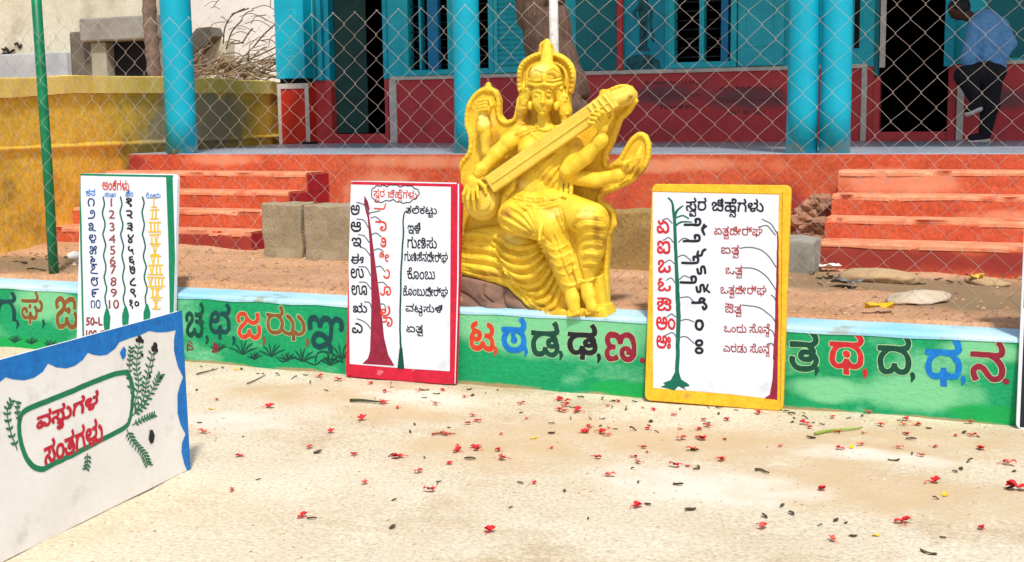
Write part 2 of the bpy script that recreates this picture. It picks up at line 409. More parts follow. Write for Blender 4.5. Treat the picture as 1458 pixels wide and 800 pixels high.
# ------------------------------------------------------------------ solid modelling: smooth-joined volumes turned into one skin
class Vol:
    def __init__(s, lo, hi, h):
        s.h = h; s.lo = np.array(lo, float)
        s.ax = [np.arange(lo[i], hi[i] + h, h) for i in range(3)]
        s.f = np.full([len(a) for a in s.ax], 40.0, np.float32)
    def sub(s, lo, hi):
        sl = []
        for i in range(3):
            a = int(max(0, (lo[i] - s.lo[i]) / s.h)); b = int(min(len(s.ax[i]), (hi[i] - s.lo[i]) / s.h + 2))
            if b <= a: return None, None
            sl.append(slice(a, b))
        g = [s.ax[0][sl[0]][:, None, None], s.ax[1][sl[1]][None, :, None], s.ax[2][sl[2]][None, None, :]]
        return tuple(sl), g
    def put(s, sl, d, k, cut=False):
        F = s.f[sl]
        if cut:
            d = -d
            if k > 0:
                hh = np.clip(.5 + .5 * (F - d) / k, 0, 1); s.f[sl] = d * (1 - hh) + F * hh + k * hh * (1 - hh)
            else: s.f[sl] = np.maximum(F, d)
        elif k > 0:
            hh = np.clip(.5 + .5 * (d - F) / k, 0, 1); s.f[sl] = d * (1 - hh) + F * hh - k * hh * (1 - hh)
        else: s.f[sl] = np.minimum(F, d)
    def cap(s, p, q, r1, r2=None, k=2.0, cut=False, flat=1.0):
        r2 = r1 if r2 is None else r2
        p, q = np.array(p, float), np.array(q, float); R = max(r1, r2) + k + 3 * s.h
        sl, g = s.sub(np.minimum(p, q) - R, np.maximum(p, q) + R)
        if sl is None: return s
        v = q - p; L = (v * v).sum() + 1e-9
        dx, dy, dz = g[0] - p[0], g[1] - p[1], g[2] - p[2]
        t = np.clip((dx * v[0] + dy * v[1] + dz * v[2]) / L, 0, 1)
        ddz = (dz - t * v[2]) / flat
        d = np.sqrt((dx - t * v[0]) ** 2 + (dy - t * v[1]) ** 2 + ddz * ddz) - (r1 + (r2 - r1) * t)
        s.put(sl, d * min(1, flat), k, cut); return s
    def chain(s, pts, rr, k=2.0, cut=False, flat=1.0):
        if not isinstance(rr, (list, tuple)): rr = [rr] * len(pts)
        for i in range(len(pts) - 1): s.cap(pts[i], pts[i + 1], rr[i], rr[i + 1], k if i else k, cut, flat)
        return s
    def ell(s, c, r, k=2.0, rot=0.0, cut=False):
        c = np.array(c, float); R = max(r) + k + 3 * s.h
        sl, g = s.sub(c - R, c + R)
        if sl is None: return s
        dx, dy, dz = g[0] - c[0], g[1] - c[1], g[2] - c[2]
        a, b = math.cos(rot), math.sin(rot)
        x, y = dx * a + dy * b, -dx * b + dy * a
        k0 = np.sqrt((x / r[0]) ** 2 + (y / r[1]) ** 2 + (dz / r[2]) ** 2)
        k1 = np.sqrt((x / r[0] ** 2) ** 2 + (y / r[1] ** 2) ** 2 + (dz / r[2] ** 2) ** 2) + 1e-6
        s.put(sl, np.where(k0 < 1e-3, -min(r), k0 * (k0 - 1) / k1), k, cut); return s
    def beam(s, p, q, half, dep, rnd_=1.0, k=0.0, cut=False):
        """flat bar from p to q (3-D ends), half = half width in the picture plane, dep = half depth"""
        p, q = np.array(p, float), np.array(q, float); R = half + dep + k + 3 * s.h
        sl, g = s.sub(np.minimum(p, q) - R, np.maximum(p, q) + R)
        if sl is None: return s
        v = q - p; L = np.linalg.norm(v[:2]); e = v[:2] / L
        dx, dy = g[0] - p[0], g[1] - p[1]
        a = dx * e[0] + dy * e[1]; b = -dx * e[1] + dy * e[0]
        w = g[2] - (p[2] + (q[2] - p[2]) * np.clip(a / L, 0, 1))
        qa, qb, qw = np.abs(a - L / 2) - L / 2 + rnd_, np.abs(b) - half + rnd_, np.abs(w) - dep + rnd_
        d = np.sqrt(np.maximum(qa, 0) ** 2 + np.maximum(qb, 0) ** 2 + np.maximum(qw, 0) ** 2) + np.minimum(np.maximum(np.maximum(qa, qb), qw), 0) - rnd_
        s.put(sl, d, k, cut); return s
    def slab(s, poly, w0, w1, rd=2.0, k=0.0, cut=False):
        P = np.array(poly, float); R = k + 3 * s.h
        sl, g = s.sub((P[:, 0].min() - R, P[:, 1].min() - R, w0 - R), (P[:, 0].max() + R, P[:, 1].max() + R, w1 + R))
        X, Y = g[0][:, :, 0], g[1][:, :, 0]
        d2 = np.full((X.shape[0], Y.shape[1]), 1e9)
        for i in range(len(P)):
            p, q = P[i], P[(i + 1) % len(P)]; v = q - p; L = (v * v).sum() + 1e-9
            t = np.clip(((X - p[0]) * v[0] + (Y - p[1]) * v[1]) / L, 0, 1)
            d2 = np.minimum(d2, np.hypot(X - p[0] - t * v[0], Y - p[1] - t * v[1]))
        ins = wind_inside([[tuple(p) for p in P]], s.ax[0][sl[0]], s.ax[1][sl[1]]).T
        d2 = np.where(ins, -d2, d2)[:, :, None] + rd
        dw = np.abs(g[2] - (w0 + w1) / 2) - (w1 - w0) / 2 + rd
        d = np.sqrt(np.maximum(d2, 0) ** 2 + np.maximum(dw, 0) ** 2) + np.minimum(np.maximum(d2, dw), 0) - rd
        s.put(sl, d, k, cut); return s
    def front(s, x, y):
        i = int(np.clip(round((x - s.lo[0]) / s.h), 0, len(s.ax[0]) - 1)); j = int(np.clip(round((y - s.lo[1]) / s.h), 0, len(s.ax[1]) - 1))
        c = np.flatnonzero(s.f[i, j] < 0)
        return s.ax[2][c[-1]] if len(c) else None
    def ridge(s, pts, r, k=1.5, sink=.45, cut=False, n=6, taper=True):
        """a raised fold (or cut groove) lying on the front of what is there"""
        P = smooth_pts(pts, n); Q = []
        for p in P:
            w = s.front(*p)
            if w is not None: Q.append((p[0], p[1], w - sink * r * (0 if cut else 1)))
        for i in range(len(Q) - 1):
            t0 = min(1, .45 + 4 * min(i, len(Q) - 1 - i) / len(Q)) if taper else 1
            s.cap(Q[i], Q[i + 1], r * t0, r * t0, k, cut)
        return s
    def mesh(s):
        f = s.f; f = np.pad(f, 1, constant_values=40.0); o = s.lo - s.h
        ins = f < 0
        n0, n1, n2 = f.shape
        cnt = np.zeros((n0 - 1, n1 - 1, n2 - 1), np.int8)
        for a in (0, 1):
            for b in (0, 1):
                for c in (0, 1): cnt += ins[a:n0 - 1 + a, b:n1 - 1 + b, c:n2 - 1 + c]
        act = (cnt > 0) & (cnt < 8); ii = np.argwhere(act)
        vid = np.full(act.shape, -1, int); vid[act] = np.arange(len(ii))
        acc = np.zeros((len(ii), 3)); m = np.zeros(len(ii))
        cor = [(a, b, c) for a in (0, 1) for b in (0, 1) for c in (0, 1)]
        for a in cor:
            for ax in range(3):
                if a[ax]: continue
                b = list(a); b[ax] = 1
                fa = f[ii[:, 0] + a[0], ii[:, 1] + a[1], ii[:, 2] + a[2]]; fb = f[ii[:, 0] + b[0], ii[:, 1] + b[1], ii[:, 2] + b[2]]
                cr = (fa < 0) != (fb < 0); t = np.where(cr, fa / np.where(cr, fa - fb, 1), 0)
                p = np.tile(np.array(a, float), (len(ii), 1)); p[:, ax] = t
                acc += p * cr[:, None]; m += cr
        V = (ii + acc / np.maximum(m, 1)[:, None]) * s.h + o
        F = []
        for ax in range(3):
            u, v = (ax + 1) % 3, (ax + 2) % 3
            sa = [slice(0, n) for n in f.shape]; sb = list(sa); sa[ax] = slice(0, -1); sb[ax] = slice(1, None)
            A, B = ins[tuple(sa)], ins[tuple(sb)]
            e = np.argwhere(A != B); e = e[(e[:, u] > 0) & (e[:, v] > 0) & (e[:, u] < f.shape[u] - 1) & (e[:, v] < f.shape[v] - 1)]
            if not len(e): continue
            def cell(du, dv):
                q = e.copy(); q[:, u] -= du; q[:, v] -= dv
                return vid[q[:, 0], q[:, 1], q[:, 2]]
            Q = np.stack([cell(1, 1), cell(0, 1), cell(0, 0), cell(1, 0)], 1)
            fl = B[e[:, 0], e[:, 1], e[:, 2]]
            Q[fl] = Q[fl][:, ::-1]
            F.append(Q)
        return V, np.concatenate(F)
    def build(s, name, m, parent, mapper, label=None, relax=1):
        V, F = s.mesh()
        P = mapper(V)
        o0 = ORG[parent]
        me = bpy.data.meshes.new(name); P = P - np.array(o0)
        me.vertices.add(len(P)); me.vertices.foreach_set('co', P.astype(np.float32).ravel())
        me.loops.add(F.size); me.loops.foreach_set('vertex_index', F.ravel().astype(np.int32))
        me.polygons.add(len(F)); me.polygons.foreach_set('loop_start', np.arange(0, F.size, 4, dtype=np.int32))
        me.update(calc_edges=True); me.validate()
        me.polygons.foreach_set('use_smooth', np.ones(len(me.polygons), bool)); me.materials.append(m)
        o = bpy.data.objects.new(name, me); COL.objects.link(o); o.parent = parent; ORG[o] = o0
        if relax:
            sm = o.modifiers.new('relax', 'SMOOTH'); sm.factor = .35; sm.iterations = relax
        if label: o['label'] = label
        return o

# ------------------------------------------------------------------ the yellow statue on the low wall
def build_statue():
    K = .0036; D0 = 6.56
    zero = (-2.55, D0, .4256)
    def S(x, y, w=0):                       # photo point at height w above the back -> statue units (x right, y up, w out)
        s, z = at(x, y, D0 - w * K); return ((s - zero[0]) / K, (z - zero[2]) / K, w)
    def S2(x, y, w=10): return S(x, y, w)[:2]
    def mapper(V): return np.stack([zero[0] + V[:, 0] * K, D0 - V[:, 2] * K, zero[2] + V[:, 1] * K], 1)
    root = thing('goddess_statue', 'golden yellow statue of a seated goddess with four arms playing a long-necked lute', 'statue', zero)
    lo, hi = (-150, -8, 0), (185, 432, 96); H = 1.2
    V = lambda: Vol(lo, hi, H)

    # back slab with its thick rim
    out = [(778, 57), (785, 61), (789, 73), (800, 77), (811, 86), (817, 98), (818, 122), (812, 131), (813, 150), (811, 168), (826, 158), (845, 143), (866, 127), (884, 120),
           (899, 122), (907, 132), (906, 147), (898, 160), (886, 171), (880, 188), (874, 205), (866, 220), (866, 234), (880, 226), (889, 211), (898, 197), (910, 188), (921, 191), (927, 205),
           (926, 225), (918, 243), (902, 259), (880, 270), (860, 278), (857, 285), (868, 291), (877, 303), (877, 320), (870, 340), (867, 380), (868, 430), (868, 450), (857, 458),
           (835, 457), (800, 455), (780, 448), (765, 440), (752, 436), (740, 424), (727, 408), (712, 402), (690, 396), (668, 385), (652, 376), (646, 350), (647, 320), (648, 290), (648, 255), (655, 232), (667, 215),
           (668, 195), (663, 178), (664, 156), (671, 139), (683, 127), (696, 123), (708, 128), (714, 142), (714, 163), (721, 171), (731, 168), (735, 155), (737, 142), (741, 130), (739, 115),
           (739, 98), (745, 86), (757, 78), (767, 74), (770, 62)]
    o2 = [S2(*p) for p in out]
    v = V(); v.slab(o2, 1, 13, 5)
    o3 = smooth_pts(o2 + [o2[0]], 3)
    c = np.mean(np.array(o2), 0)
    rim = [(p[0], p[1], 13) for p in o3]
    for i in range(len(rim) - 1):
        q = [np.array(rim[i + j], float) for j in (0, 1)]
        t = q[1] - q[0]; nn = np.array([t[1], -t[0], 0]); nn /= np.linalg.norm(nn) + 1e-9   # outline is clockwise: inward normal is to the right
        v.cap(q[0] + nn * 4, q[1] + nn * 4, 3.6, k=2)
    r2 = random.Random(3)
    for _ in range(90):
        x, y = r2.uniform(-110, 160), r2.uniform(0, 400); w = v.front(x, y)
        if w: v.ell((x, y, w - 1), (r2.uniform(4, 9), r2.uniform(4, 9), 2.0), 3)
    for (x, y) in ((857, 369), (856, 384), (706, 142)):
        p = S(x, y, 12); v.cap((p[0], p[1], 10), (p[0], p[1], 22), 1.6, cut=True, k=.5)
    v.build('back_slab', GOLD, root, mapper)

    # the figure: head, torso, four arms, hands and feet in one skin
    v = V()
    v.ell(S(775, 206, 28), (41, 34, 22), 4); v.cap(S(772, 232, 28), S(767, 275, 32), 31, 33, 6, flat=.75)
    v.cap(S(741, 190, 30), S(812, 192, 30), 13, 13, 6)
    v.ell(S(752, 212, 44), (17, 16, 13), 5); v.ell(S(793, 210, 42), (16, 16, 12), 5)
    v.cap(S(774, 162, 36), S(776, 186, 32), 9, 12, 5)
    v.ell(S(774.5, 136, 40), (19, 26, 19), 3); v.ell(S(773.5, 148, 45), (14, 14, 13), 5)
    # face
    for dx in (-1, 1):
        v.ell(S(773 + dx * 8.4, 135, 60.5), (5.6, 3.4, 4), 1.5, cut=True)
        v.ell(S(773 + dx * 8.2, 135.6, 57), (4.4, 2.2, 3), .8)
        v.chain([S(773 + dx * 3.6, 130.5, 59.5), S(773 + dx * 8, 128.6, 59.3), S(773 + dx * 13, 131.5, 55.5)], [1.1, 1.3, .9], 1.2)
        v.ell(S(773 + dx * 9.5, 146, 52), (6, 6, 5), 4)
        v.ell(S(773 + dx * 2.4, 146.5, 60), (2.0, 1.6, 2), 1)
    v.cap(S(773, 131, 58.5), S(772.6, 146, 62.5), 1.7, 2.5, 1.5)
    v.cap(S(768.6, 152.6, 58), S(777.2, 152.6, 58), 1.5, 1.5, .8); v.cap(S(769.4, 155.6, 57.5), S(776.4, 155.6, 57.5), 1.7, 1.7, .8)
    v.cap(S(767.5, 154.1, 60.5), S(778, 154.1, 60.5), .7, .7, .4, cut=True)
    v.ell(S(772.8, 161, 52), (6, 4.6, 6), 3)
    # right arm in front: straight down to the gourd
    v.chain([S(741, 188, 32), S(707, 219, 50), S(681, 246, 66)], [14, 12, 8], 3)
    v.ell(S(673, 260, 68), (10.5, 12, 6.5), 3, rot=.2)
    for a, b, c2, r in (((665, 264), (660, 276), (660, 287), 2.8), ((669, 268), (666, 283), (667, 297), 3.0), ((674, 269), (674, 285), (676, 300), 3.0), ((679, 267), (681, 281), (684, 292), 2.7)):
        v.chain([S(*a, 70), S(*b, 73), S(*c2, 68)], [r + .5, r, r - .5], 1)
    v.chain([S(682, 258, 68), S(690, 266, 71), S(692, 275, 70)], [3.6, 3.2, 2.6], 1.5)
    # right arm behind: raised hand with beads
    v.chain([S(716, 236, 14), S(696, 216, 20), S(688, 170, 24)], [12, 12, 9], 3)
    v.ell(S(689, 152, 24), (10.5, 13, 9), 3)
    for i in range(4):
        v.chain([S(697.5, 143 + i * 4.6, 25), S(691, 141.5 + i * 4.8, 33.5), S(680.5, 144 + i * 4.8, 30)], [2.6, 2.6, 2.2], .9)
    v.chain([S(696, 160, 27), S(700, 150, 31), S(697, 141, 31)], [3.2, 2.9, 2.2], 1.2)
    # left arm in front: elbow up to the fingerboard
    v.chain([S(812, 194, 30), S(822, 216, 40), S(808, 243, 54), S(834, 223, 56), S(857, 196, 58)], [14, 13, 12, 11.5, 8.5], 3)
    v.ell(S(858, 180, 60), (9, 12, 7), 3)
    for i, (a, b, c2) in enumerate((((864, 171), (858, 160), (848, 156)), ((861, 175), (853, 164), (843, 161)), ((857, 179), (848, 169), (840, 167)), ((853, 183), (845, 175), (838, 174)))):
        v.chain([S(*a, 64), S(*b, 79), S(*c2, 77)], [3.1, 2.9, 2.3], .8)
    v.chain([S(866, 176, 58), S(872, 165, 60), S(872, 156, 66)], [3.4, 3.1, 2.4], 1.2)
    # left arm behind: stretched to the right, palm up
    v.chain([S(814, 222, 26), S(811, 251, 40), S(848, 257, 42), S(882, 249, 38)], [12, 12, 12, 8.5], 3)
    v.ell(S(893, 240, 34), (10, 9, 7.5), 3)
    for i in range(4):
        v.chain([S(898 + i * 1.2, 240 - i * 3.4, 36), S(908, 231 - i * 4.0, 37), S(913, 222 - i * 4.2, 32)], [2.9, 2.6, 2.1], .9)
    v.chain([S(888, 241, 40), S(889, 233, 45), S(895, 229, 44)], [4.2, 4.0, 3.0], 1.2)
    # feet side by side
    v.chain([S(812, 404, 44), S(815, 425, 50), S(818, 441, 52)], [11, 11, 9.5], 3, flat=.8)
    v.chain([S(833, 398, 42), S(838, 420, 48), S(843, 437, 50)], [10.5, 10.5, 9], 3, flat=.8)
    for k in range(5):
        v.cap(S(810 + k * 4.0, 444 + .7 * (k < 3), 56), S(811 + k * 4.1, 450 - .8 * k, 58), 3.0 - .3 * k, 2.5 - .3 * k, .8)
        v.cap(S(835 + k * 3.9, 441, 50), S(836 + k * 4.0, 447 - .9 * k, 52), 3.0 - .3 * k, 2.5 - .3 * k, .8)
    # bangles and armlets
    for p, q, r in (((684, 242, 64), (687, 239, 62), 10.4), ((724, 203, 42), (728, 200, 40), 14.6), ((688, 183, 24), (688.4, 179, 24), 11.5), ((853, 202, 58), (856, 199, 58), 11), ((876, 251, 39), (880, 250, 39), 10.6)):
        v.cap(S(*p), S(*q), r, r, .6, flat=.95)
    # necklaces
    v.ridge([S2(756, 172, 40), S2(764, 181, 45), S2(777, 185, 46), S2(790, 180, 45), S2(797, 170, 40)], 2.2)
    v.ridge([S2(748, 178, 45), S2(760, 194, 50), S2(775, 201, 50), S2(790, 195, 50), S2(800, 182, 45)], 2.0)
    for k in range(11):
        t = k / 10; x, y = 757 + 40 * t, 173 + 13 * math.sin(math.pi * t)
        w = v.front(*S2(x, y, 44))
        if w: v.ell((*S2(x, y, 44), w + .4), (2.2, 2.2, 2.2), .4)
    for k in range(5): v.cap(S(722 + k * 9, 196 - k * 3, 48), S(729 + k * 9, 191 - k * 3, 49), 1.1, k=.6)
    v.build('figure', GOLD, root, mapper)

    # crown, halo ring and ear ornaments
    v = V()
    arch = [(741, 128), (740, 112), (742, 97), (751, 86), (764, 79), (778, 77), (793, 79), (806, 86), (814, 97), (816, 112), (813, 130)]
    A = smooth_pts([S2(*p, 16) for p in arch], 5)
    v.slab([tuple(p) for p in A], 4, 13, 3)
    for i in range(len(A) - 1): v.cap((A[i][0], A[i][1], 16), (A[i + 1][0], A[i + 1][1], 16), 4.4, k=1.5)
    for i in range(0, len(A), 2): v.ell((A[i][0], A[i][1], 20), (2.6, 2.6, 2.6), .6)
    arch2 = [(750, 122), (750, 108), (754, 97), (765, 90), (778, 88), (791, 90), (802, 97), (806, 108), (805, 122)]
    A = smooth_pts([S2(*p, 16) for p in arch2], 5)
    for i in range(len(A) - 1): v.cap((A[i][0], A[i][1], 15), (A[i + 1][0], A[i + 1][1], 15), 2.4, k=1)
    v.ell(S(776, 108, 36), (25, 22, 21), 3)
    v.chain([S(752, 119, 44), S(763, 121.5, 56), S(775, 120, 61), S(788, 121.5, 56), S(799, 118, 44)], 3.0, .8)
    v.chain([S(752, 113, 46), S(763, 115, 55), S(775, 114, 59), S(788, 115, 55), S(799, 112, 46)], 1.8, .8)
    for x, y in ((757, 120), (766, 122), (784, 122), (793, 119)): v.ell(S(x, y, 58 if 760 < x < 790 else 52), (2.4, 2.4, 2.4), .5)
    v.ell(S(775, 111, 58), (5, 8, 4), 1); v.ell(S(775, 102, 58), (3.2, 3.2, 3.2), .8)
    v.chain([S(756, 104, 50), S(763, 98, 55), S(771, 101, 57)], 1.5, .8); v.chain([S(780, 101, 57), S(788, 97, 55), S(796, 103, 50)], 1.5, .8)
    v.chain([S(779, 60, 16), S(779, 76, 22), S(778, 95, 40)], [5.5, 8.5, 11], 2)
    for y, r, w in ((63, 6.2, 18), (72, 8.6, 22), (81, 9.4, 28), (90, 10.6, 38)): v.cap(S(774.5, y, w), S(783.5, y, w), r * .42, r * .42, .8)
    v.ell(S(779, 85, 36), (5, 5, 5), .8)
    v.build('crown', GOLD, root, mapper)

    # hair falling on both shoulders
    v = V(); r3 = random.Random(5)
    for pts, rr in (([(755, 128, 38), (748, 143, 34), (743, 158, 32), (740, 172, 32)], [8, 8.5, 8.5, 6]), ([(795, 128, 38), (801, 143, 34), (805, 158, 32), (806, 170, 32)], [8.5, 10, 10, 8])):
        v.chain([S(*p) for p in pts], rr, 3)
        for p, r in zip(pts, rr):
            for a in range(5):
                q = S(p[0] + r3.uniform(-5, 5), p[1] + r3.uniform(-6, 6), p[2] + r * .7)
                v.ell(q, (3.6, 3.2, 3.4), 1.0)
    v.ell(S(755, 150, 46), (4.5, 7, 4.5), 1); v.ell(S(792, 151, 46), (4.5, 7, 4.5), 1)
    v.build('hair', GOLD, root, mapper)

    # lute: gourd, long neck and scrolled head
    v = V()
    v.ell(S(687, 285, 42), (30, 32, 22), 1); v.ell(S(687, 285, 56), (23, 25, 10), 2); v.ell(S(687, 285, 66), (14, 16, 3), .6)
    v.beam(S(698, 263, 64), S(874, 140, 66), 14.0, 6.0, 1.2)
    v.beam(S(700, 261, 71), S(866, 146, 73), 1.0, 1.2, .4, k=.6)
    v.cap(S(868, 145, 42), S(892, 136, 30), 15, 14, 2); v.cap(S(874, 143, 58), S(893, 136, 44), 9, 9, 2)
    v.ell(S(893, 138, 44), (8, 8, 8), 1.5, cut=True)
    v.ell(S(893, 138, 39), (4.5, 4.5, 5), 1)
    for t in (.84, .88, .92, .96):
        x, y = 690 + 184 * t, 268 - 128 * t
        v.cap(S(x - 7, y - 9, 73), S(x + 7, y + 9, 73), 1.4, k=.8)
    v.build('lute', GOLD2, root, mapper)

    # drapery
    v = V()
    v.ell(S(766, 287, 34), (50, 27, 28), 4)
    v.chain([S(736, 308, 42), S(781, 322, 57)], [30, 25], 5)
    v.chain([S(784, 326, 55), S(799, 368, 47), S(812, 406, 40)], [23, 20, 16], 5)
    v.chain([S(786, 292, 42), S(842, 312, 54)], [27, 26], 5)
    v.chain([S(845, 320, 50), S(841, 356, 44), S(830, 398, 38)], [24, 20, 15], 5)
    v.slab([S2(*p, 44) for p in ((776, 318), (852, 318), (850, 362), (841, 404), (800, 410), (780, 352))], 6, 50, 8, 6)
    v.slab([S2(*p, 22) for p in ((640, 335), (690, 322), (730, 320), (790, 330), (806, 390), (803, 440), (786, 449), (762, 444), (742, 430), (726, 412), (703, 404), (676, 396), (640, 388))], 2, 26, 9, 5)
    v.ell(S(748, 372, 24), (42, 40, 22), 8)
    v.slab([S2(*p, 20) for p in ((770, 432), (806, 400), (860, 390), (867, 440), (856, 458), (800, 456))], 2, 34, 8, 4)
    v.slab([S2(*p, 44) for p in ((776, 446), (800, 440), (862, 436), (867, 450), (858, 460), (800, 458))], 2, 50, 5, 4)
    sw = [[(692, 330), (720, 349), (750, 353), (776, 343)], [(688, 341), (720, 362), (750, 366), (777, 348)], [(694, 354), (725, 376), (753, 379), (779, 355)],
          [(706, 368), (733, 391), (758, 392), (782, 364)], [(718, 383), (741, 405), (764, 404), (785, 374)], [(728, 397), (750, 418), (771, 415), (788, 386)],
          [(737, 410), (757, 430), (778, 427), (792, 398)], [(746, 423), (765, 439), (786, 436), (797, 410)]]
    for q in sw: v.ridge([S2(*p, 40) for p in q], 4.8, 1.4, 0)
    for a, b in zip(sw, sw[1:]): v.ridge([S2((p[0] + q[0]) / 2, (p[1] + q[1]) / 2 + 1, 40) for p, q in zip(a, b)], 3.0, 1.0, cut=True)
    for q in [[(655, 336), (680, 334), (706, 338)], [(654, 352), (684, 353), (708, 358)], [(654, 366), (690, 369), (716, 376)], [(660, 378), (692, 385), (722, 394)], [(690, 394), (716, 400), (742, 424)], [(742, 424), (758, 437), (784, 444)]]:
        v.ridge([S2(*p, 28) for p in q], 4.4, 1.6, .15)
        v.ridge([S2(p[0], p[1] + 8, 28) for p in q], 2.0, 1.0, cut=True)
    for k, (x, y, mx, my) in enumerate(((712, 318, 735, 332), (712, 306, 738, 322), (718, 298, 743, 314), (726, 292, 749, 308), (736, 289, 755, 304), (746, 288, 761, 303), (756, 289, 767, 305), (766, 293, 773, 308))):
        v.ridge([S2(x, y, 62), S2(mx, my, 74), S2(773, 340, 78)], 3.2, 1.0, -.1)
    for q in [[(822, 300), (838, 293), (852, 296)], [(822, 312), (840, 305), (860, 308)], [(823, 325), (842, 318), (862, 322)], [(825, 338), (842, 332), (858, 336)], [(827, 351), (842, 346), (855, 350)], [(828, 364), (840, 360), (850, 363)], [(829, 377), (838, 374), (847, 377)]]:
        v.ridge([S2(*p, 60) for p in q], 2.3, 1.2, .1)
        v.ridge([S2(p[0], p[1] + 6, 60) for p in q], 1.2, .8, cut=True)
    for y in (352, 364, 376, 388): v.ridge([S2(778 + (y - 352) * .25, y - 6, 60), S2(793 + (y - 352) * .28, y + 3, 64), S2(812 + (y - 352) * .2, y - 7, 60)], 1.9, 1.4, .3)
    v.ridge([S2(797, 298, 60), S2(806, 338, 60), S2(816, 372, 54), S2(825, 402, 50)], 4.2, 1.0, 0)
    v.ridge([S2(805, 298, 60), S2(814, 338, 60), S2(824, 372, 54), S2(832, 402, 50)], 2.4, .8, cut=True)
    v.ridge([S2(790, 330, 66), S2(797, 350, 60), S2(806, 380, 54), S2(814, 402, 50)], 1.8, .8, cut=True)
    for k in range(7): v.ell((*S2(716 + k * 15, 284 - abs(k - 3) * 1.2, 62), (v.front(*S2(716 + k * 15, 284, 62)) or 50) + .5), (3.0, 3.0, 2.4), .5)
    for k in range(4): v.ridge([S2(728, 276 + k * 5, 56), S2(765, 282 + k * 5, 62), S2(806, 274 + k * 5, 56)], 2.2, 1.0, .1)
    v.ridge([S2(796, 401, 58), S2(810, 407, 60), S2(825, 402, 58)], 2.6, 1, .2); v.ridge([S2(822, 398, 52), S2(834, 401, 54), S2(845, 396, 52)], 2.4, 1, .2)
    v.ridge([S2(781, 338, 70), S2(785, 345, 70)], 2, 1, cut=True)
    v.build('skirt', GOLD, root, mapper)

    # sash over the chest, its pleats running from the shoulder to the waist
    v = V()
    body = [(800, 196), (812, 205), (812, 232), (806, 262), (795, 278), (748, 279), (738, 266), (748, 246), (772, 222)]
    v.slab([S2(*p, 44) for p in body], 26, 48, 8); v.ell(S(782, 236, 40), (24, 32, 18), 6)
    for q in [[(803, 206), (772, 238), (745, 262)], [(806, 210), (778, 244), (752, 270)], [(808, 216), (785, 248), (761, 274)], [(810, 224), (793, 250), (771, 277)], [(811, 234), (799, 256), (783, 278)]]:
        v.ridge([S2(*p, 56) for p in q], 2.9, 1.2, .1)
    for x in (800, 807, 814): v.chain([S(x, 252, 44), S(x - 1, 270, 50), S(x - 2, 288, 56)], [3.2, 3.4, 3.0], 1)
    for x, y in ((794, 290), (798, 293), (790, 293)): v.ell(S(x, y, 66), (2, 2, 2), .4)
    v.build('sash', GOLD, root, mapper)

    # brown rock under the cloth
    v = V()
    v.slab([S2(*p, 20) for p in ((640, 392), (665, 394), (700, 402), (728, 412), (744, 430), (766, 443), (810, 453), (860, 456), (860, 461), (800, 457), (760, 450), (700, 447), (640, 446))], 1, 26, 6)
    for x, y, a, b, w in ((668, 405, 20, 16, 20), (700, 420, 26, 17, 24), (662, 432, 24, 14, 28), (735, 432, 20, 12, 24), (708, 440, 24, 10, 30), (765, 446, 18, 7, 30), (800, 453, 22, 4, 34), (838, 457, 22, 3, 36)):
        v.ell(S(x, y, w - 8), (a, b, 14), 3, rot=-.3)
    for q in [[(655, 415), (672, 425), (690, 444)], [(690, 402), (688, 418), (702, 430)], [(720, 412), (716, 428), (728, 444)]]: v.ridge([S2(*p, 26) for p in q], 2.2, 1.2, cut=True)
    v.build('rock_base', ROCK, root, mapper)
    def gs(x, y, a, b): q = S(x, y, 30); return (q[0] * K, q[1] * K, a * K, b * K)
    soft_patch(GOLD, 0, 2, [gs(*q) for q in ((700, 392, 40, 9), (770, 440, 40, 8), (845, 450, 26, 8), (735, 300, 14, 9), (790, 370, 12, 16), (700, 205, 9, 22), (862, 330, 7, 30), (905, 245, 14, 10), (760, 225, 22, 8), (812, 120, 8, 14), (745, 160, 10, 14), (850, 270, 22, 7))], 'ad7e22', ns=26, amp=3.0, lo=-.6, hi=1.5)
    soft_patch(GOLD, 0, 2, [gs(*q) for q in ((745, 262, 20, 8), (730, 340, 24, 10), (800, 300, 18, 8), (690, 170, 12, 14), (775, 100, 18, 10), (850, 300, 16, 10))], 'f6df74', ns=22, amp=3.0, lo=-.6, hi=1.5)  # paler patches: highlights painted into the statue's yellow
    return root

# ------------------------------------------------------------------ ground
def vnoise(x, y, seed=0):
    def h(i, j): return (math.sin(i * 127.1 + j * 311.7 + seed * 74.7) * 43758.5453) % 1
    i, j = math.floor(x), math.floor(y); u, v = x - i, y - j; u = u * u * (3 - 2 * u); v = v * v * (3 - 2 * v)
    return (h(i, j) * (1 - u) + h(i + 1, j) * u) * (1 - v) + (h(i, j + 1) * (1 - u) + h(i + 1, j + 1) * u) * v
DK, HK, KT = 6.38, .4256, .26            # low wall: front face, height, thickness
DV, ZV, DW = 9.82, 1.207, 14.38          # veranda edge, its floor level, the classroom wall
ZD = .455                                # level of the earth behind the low wall

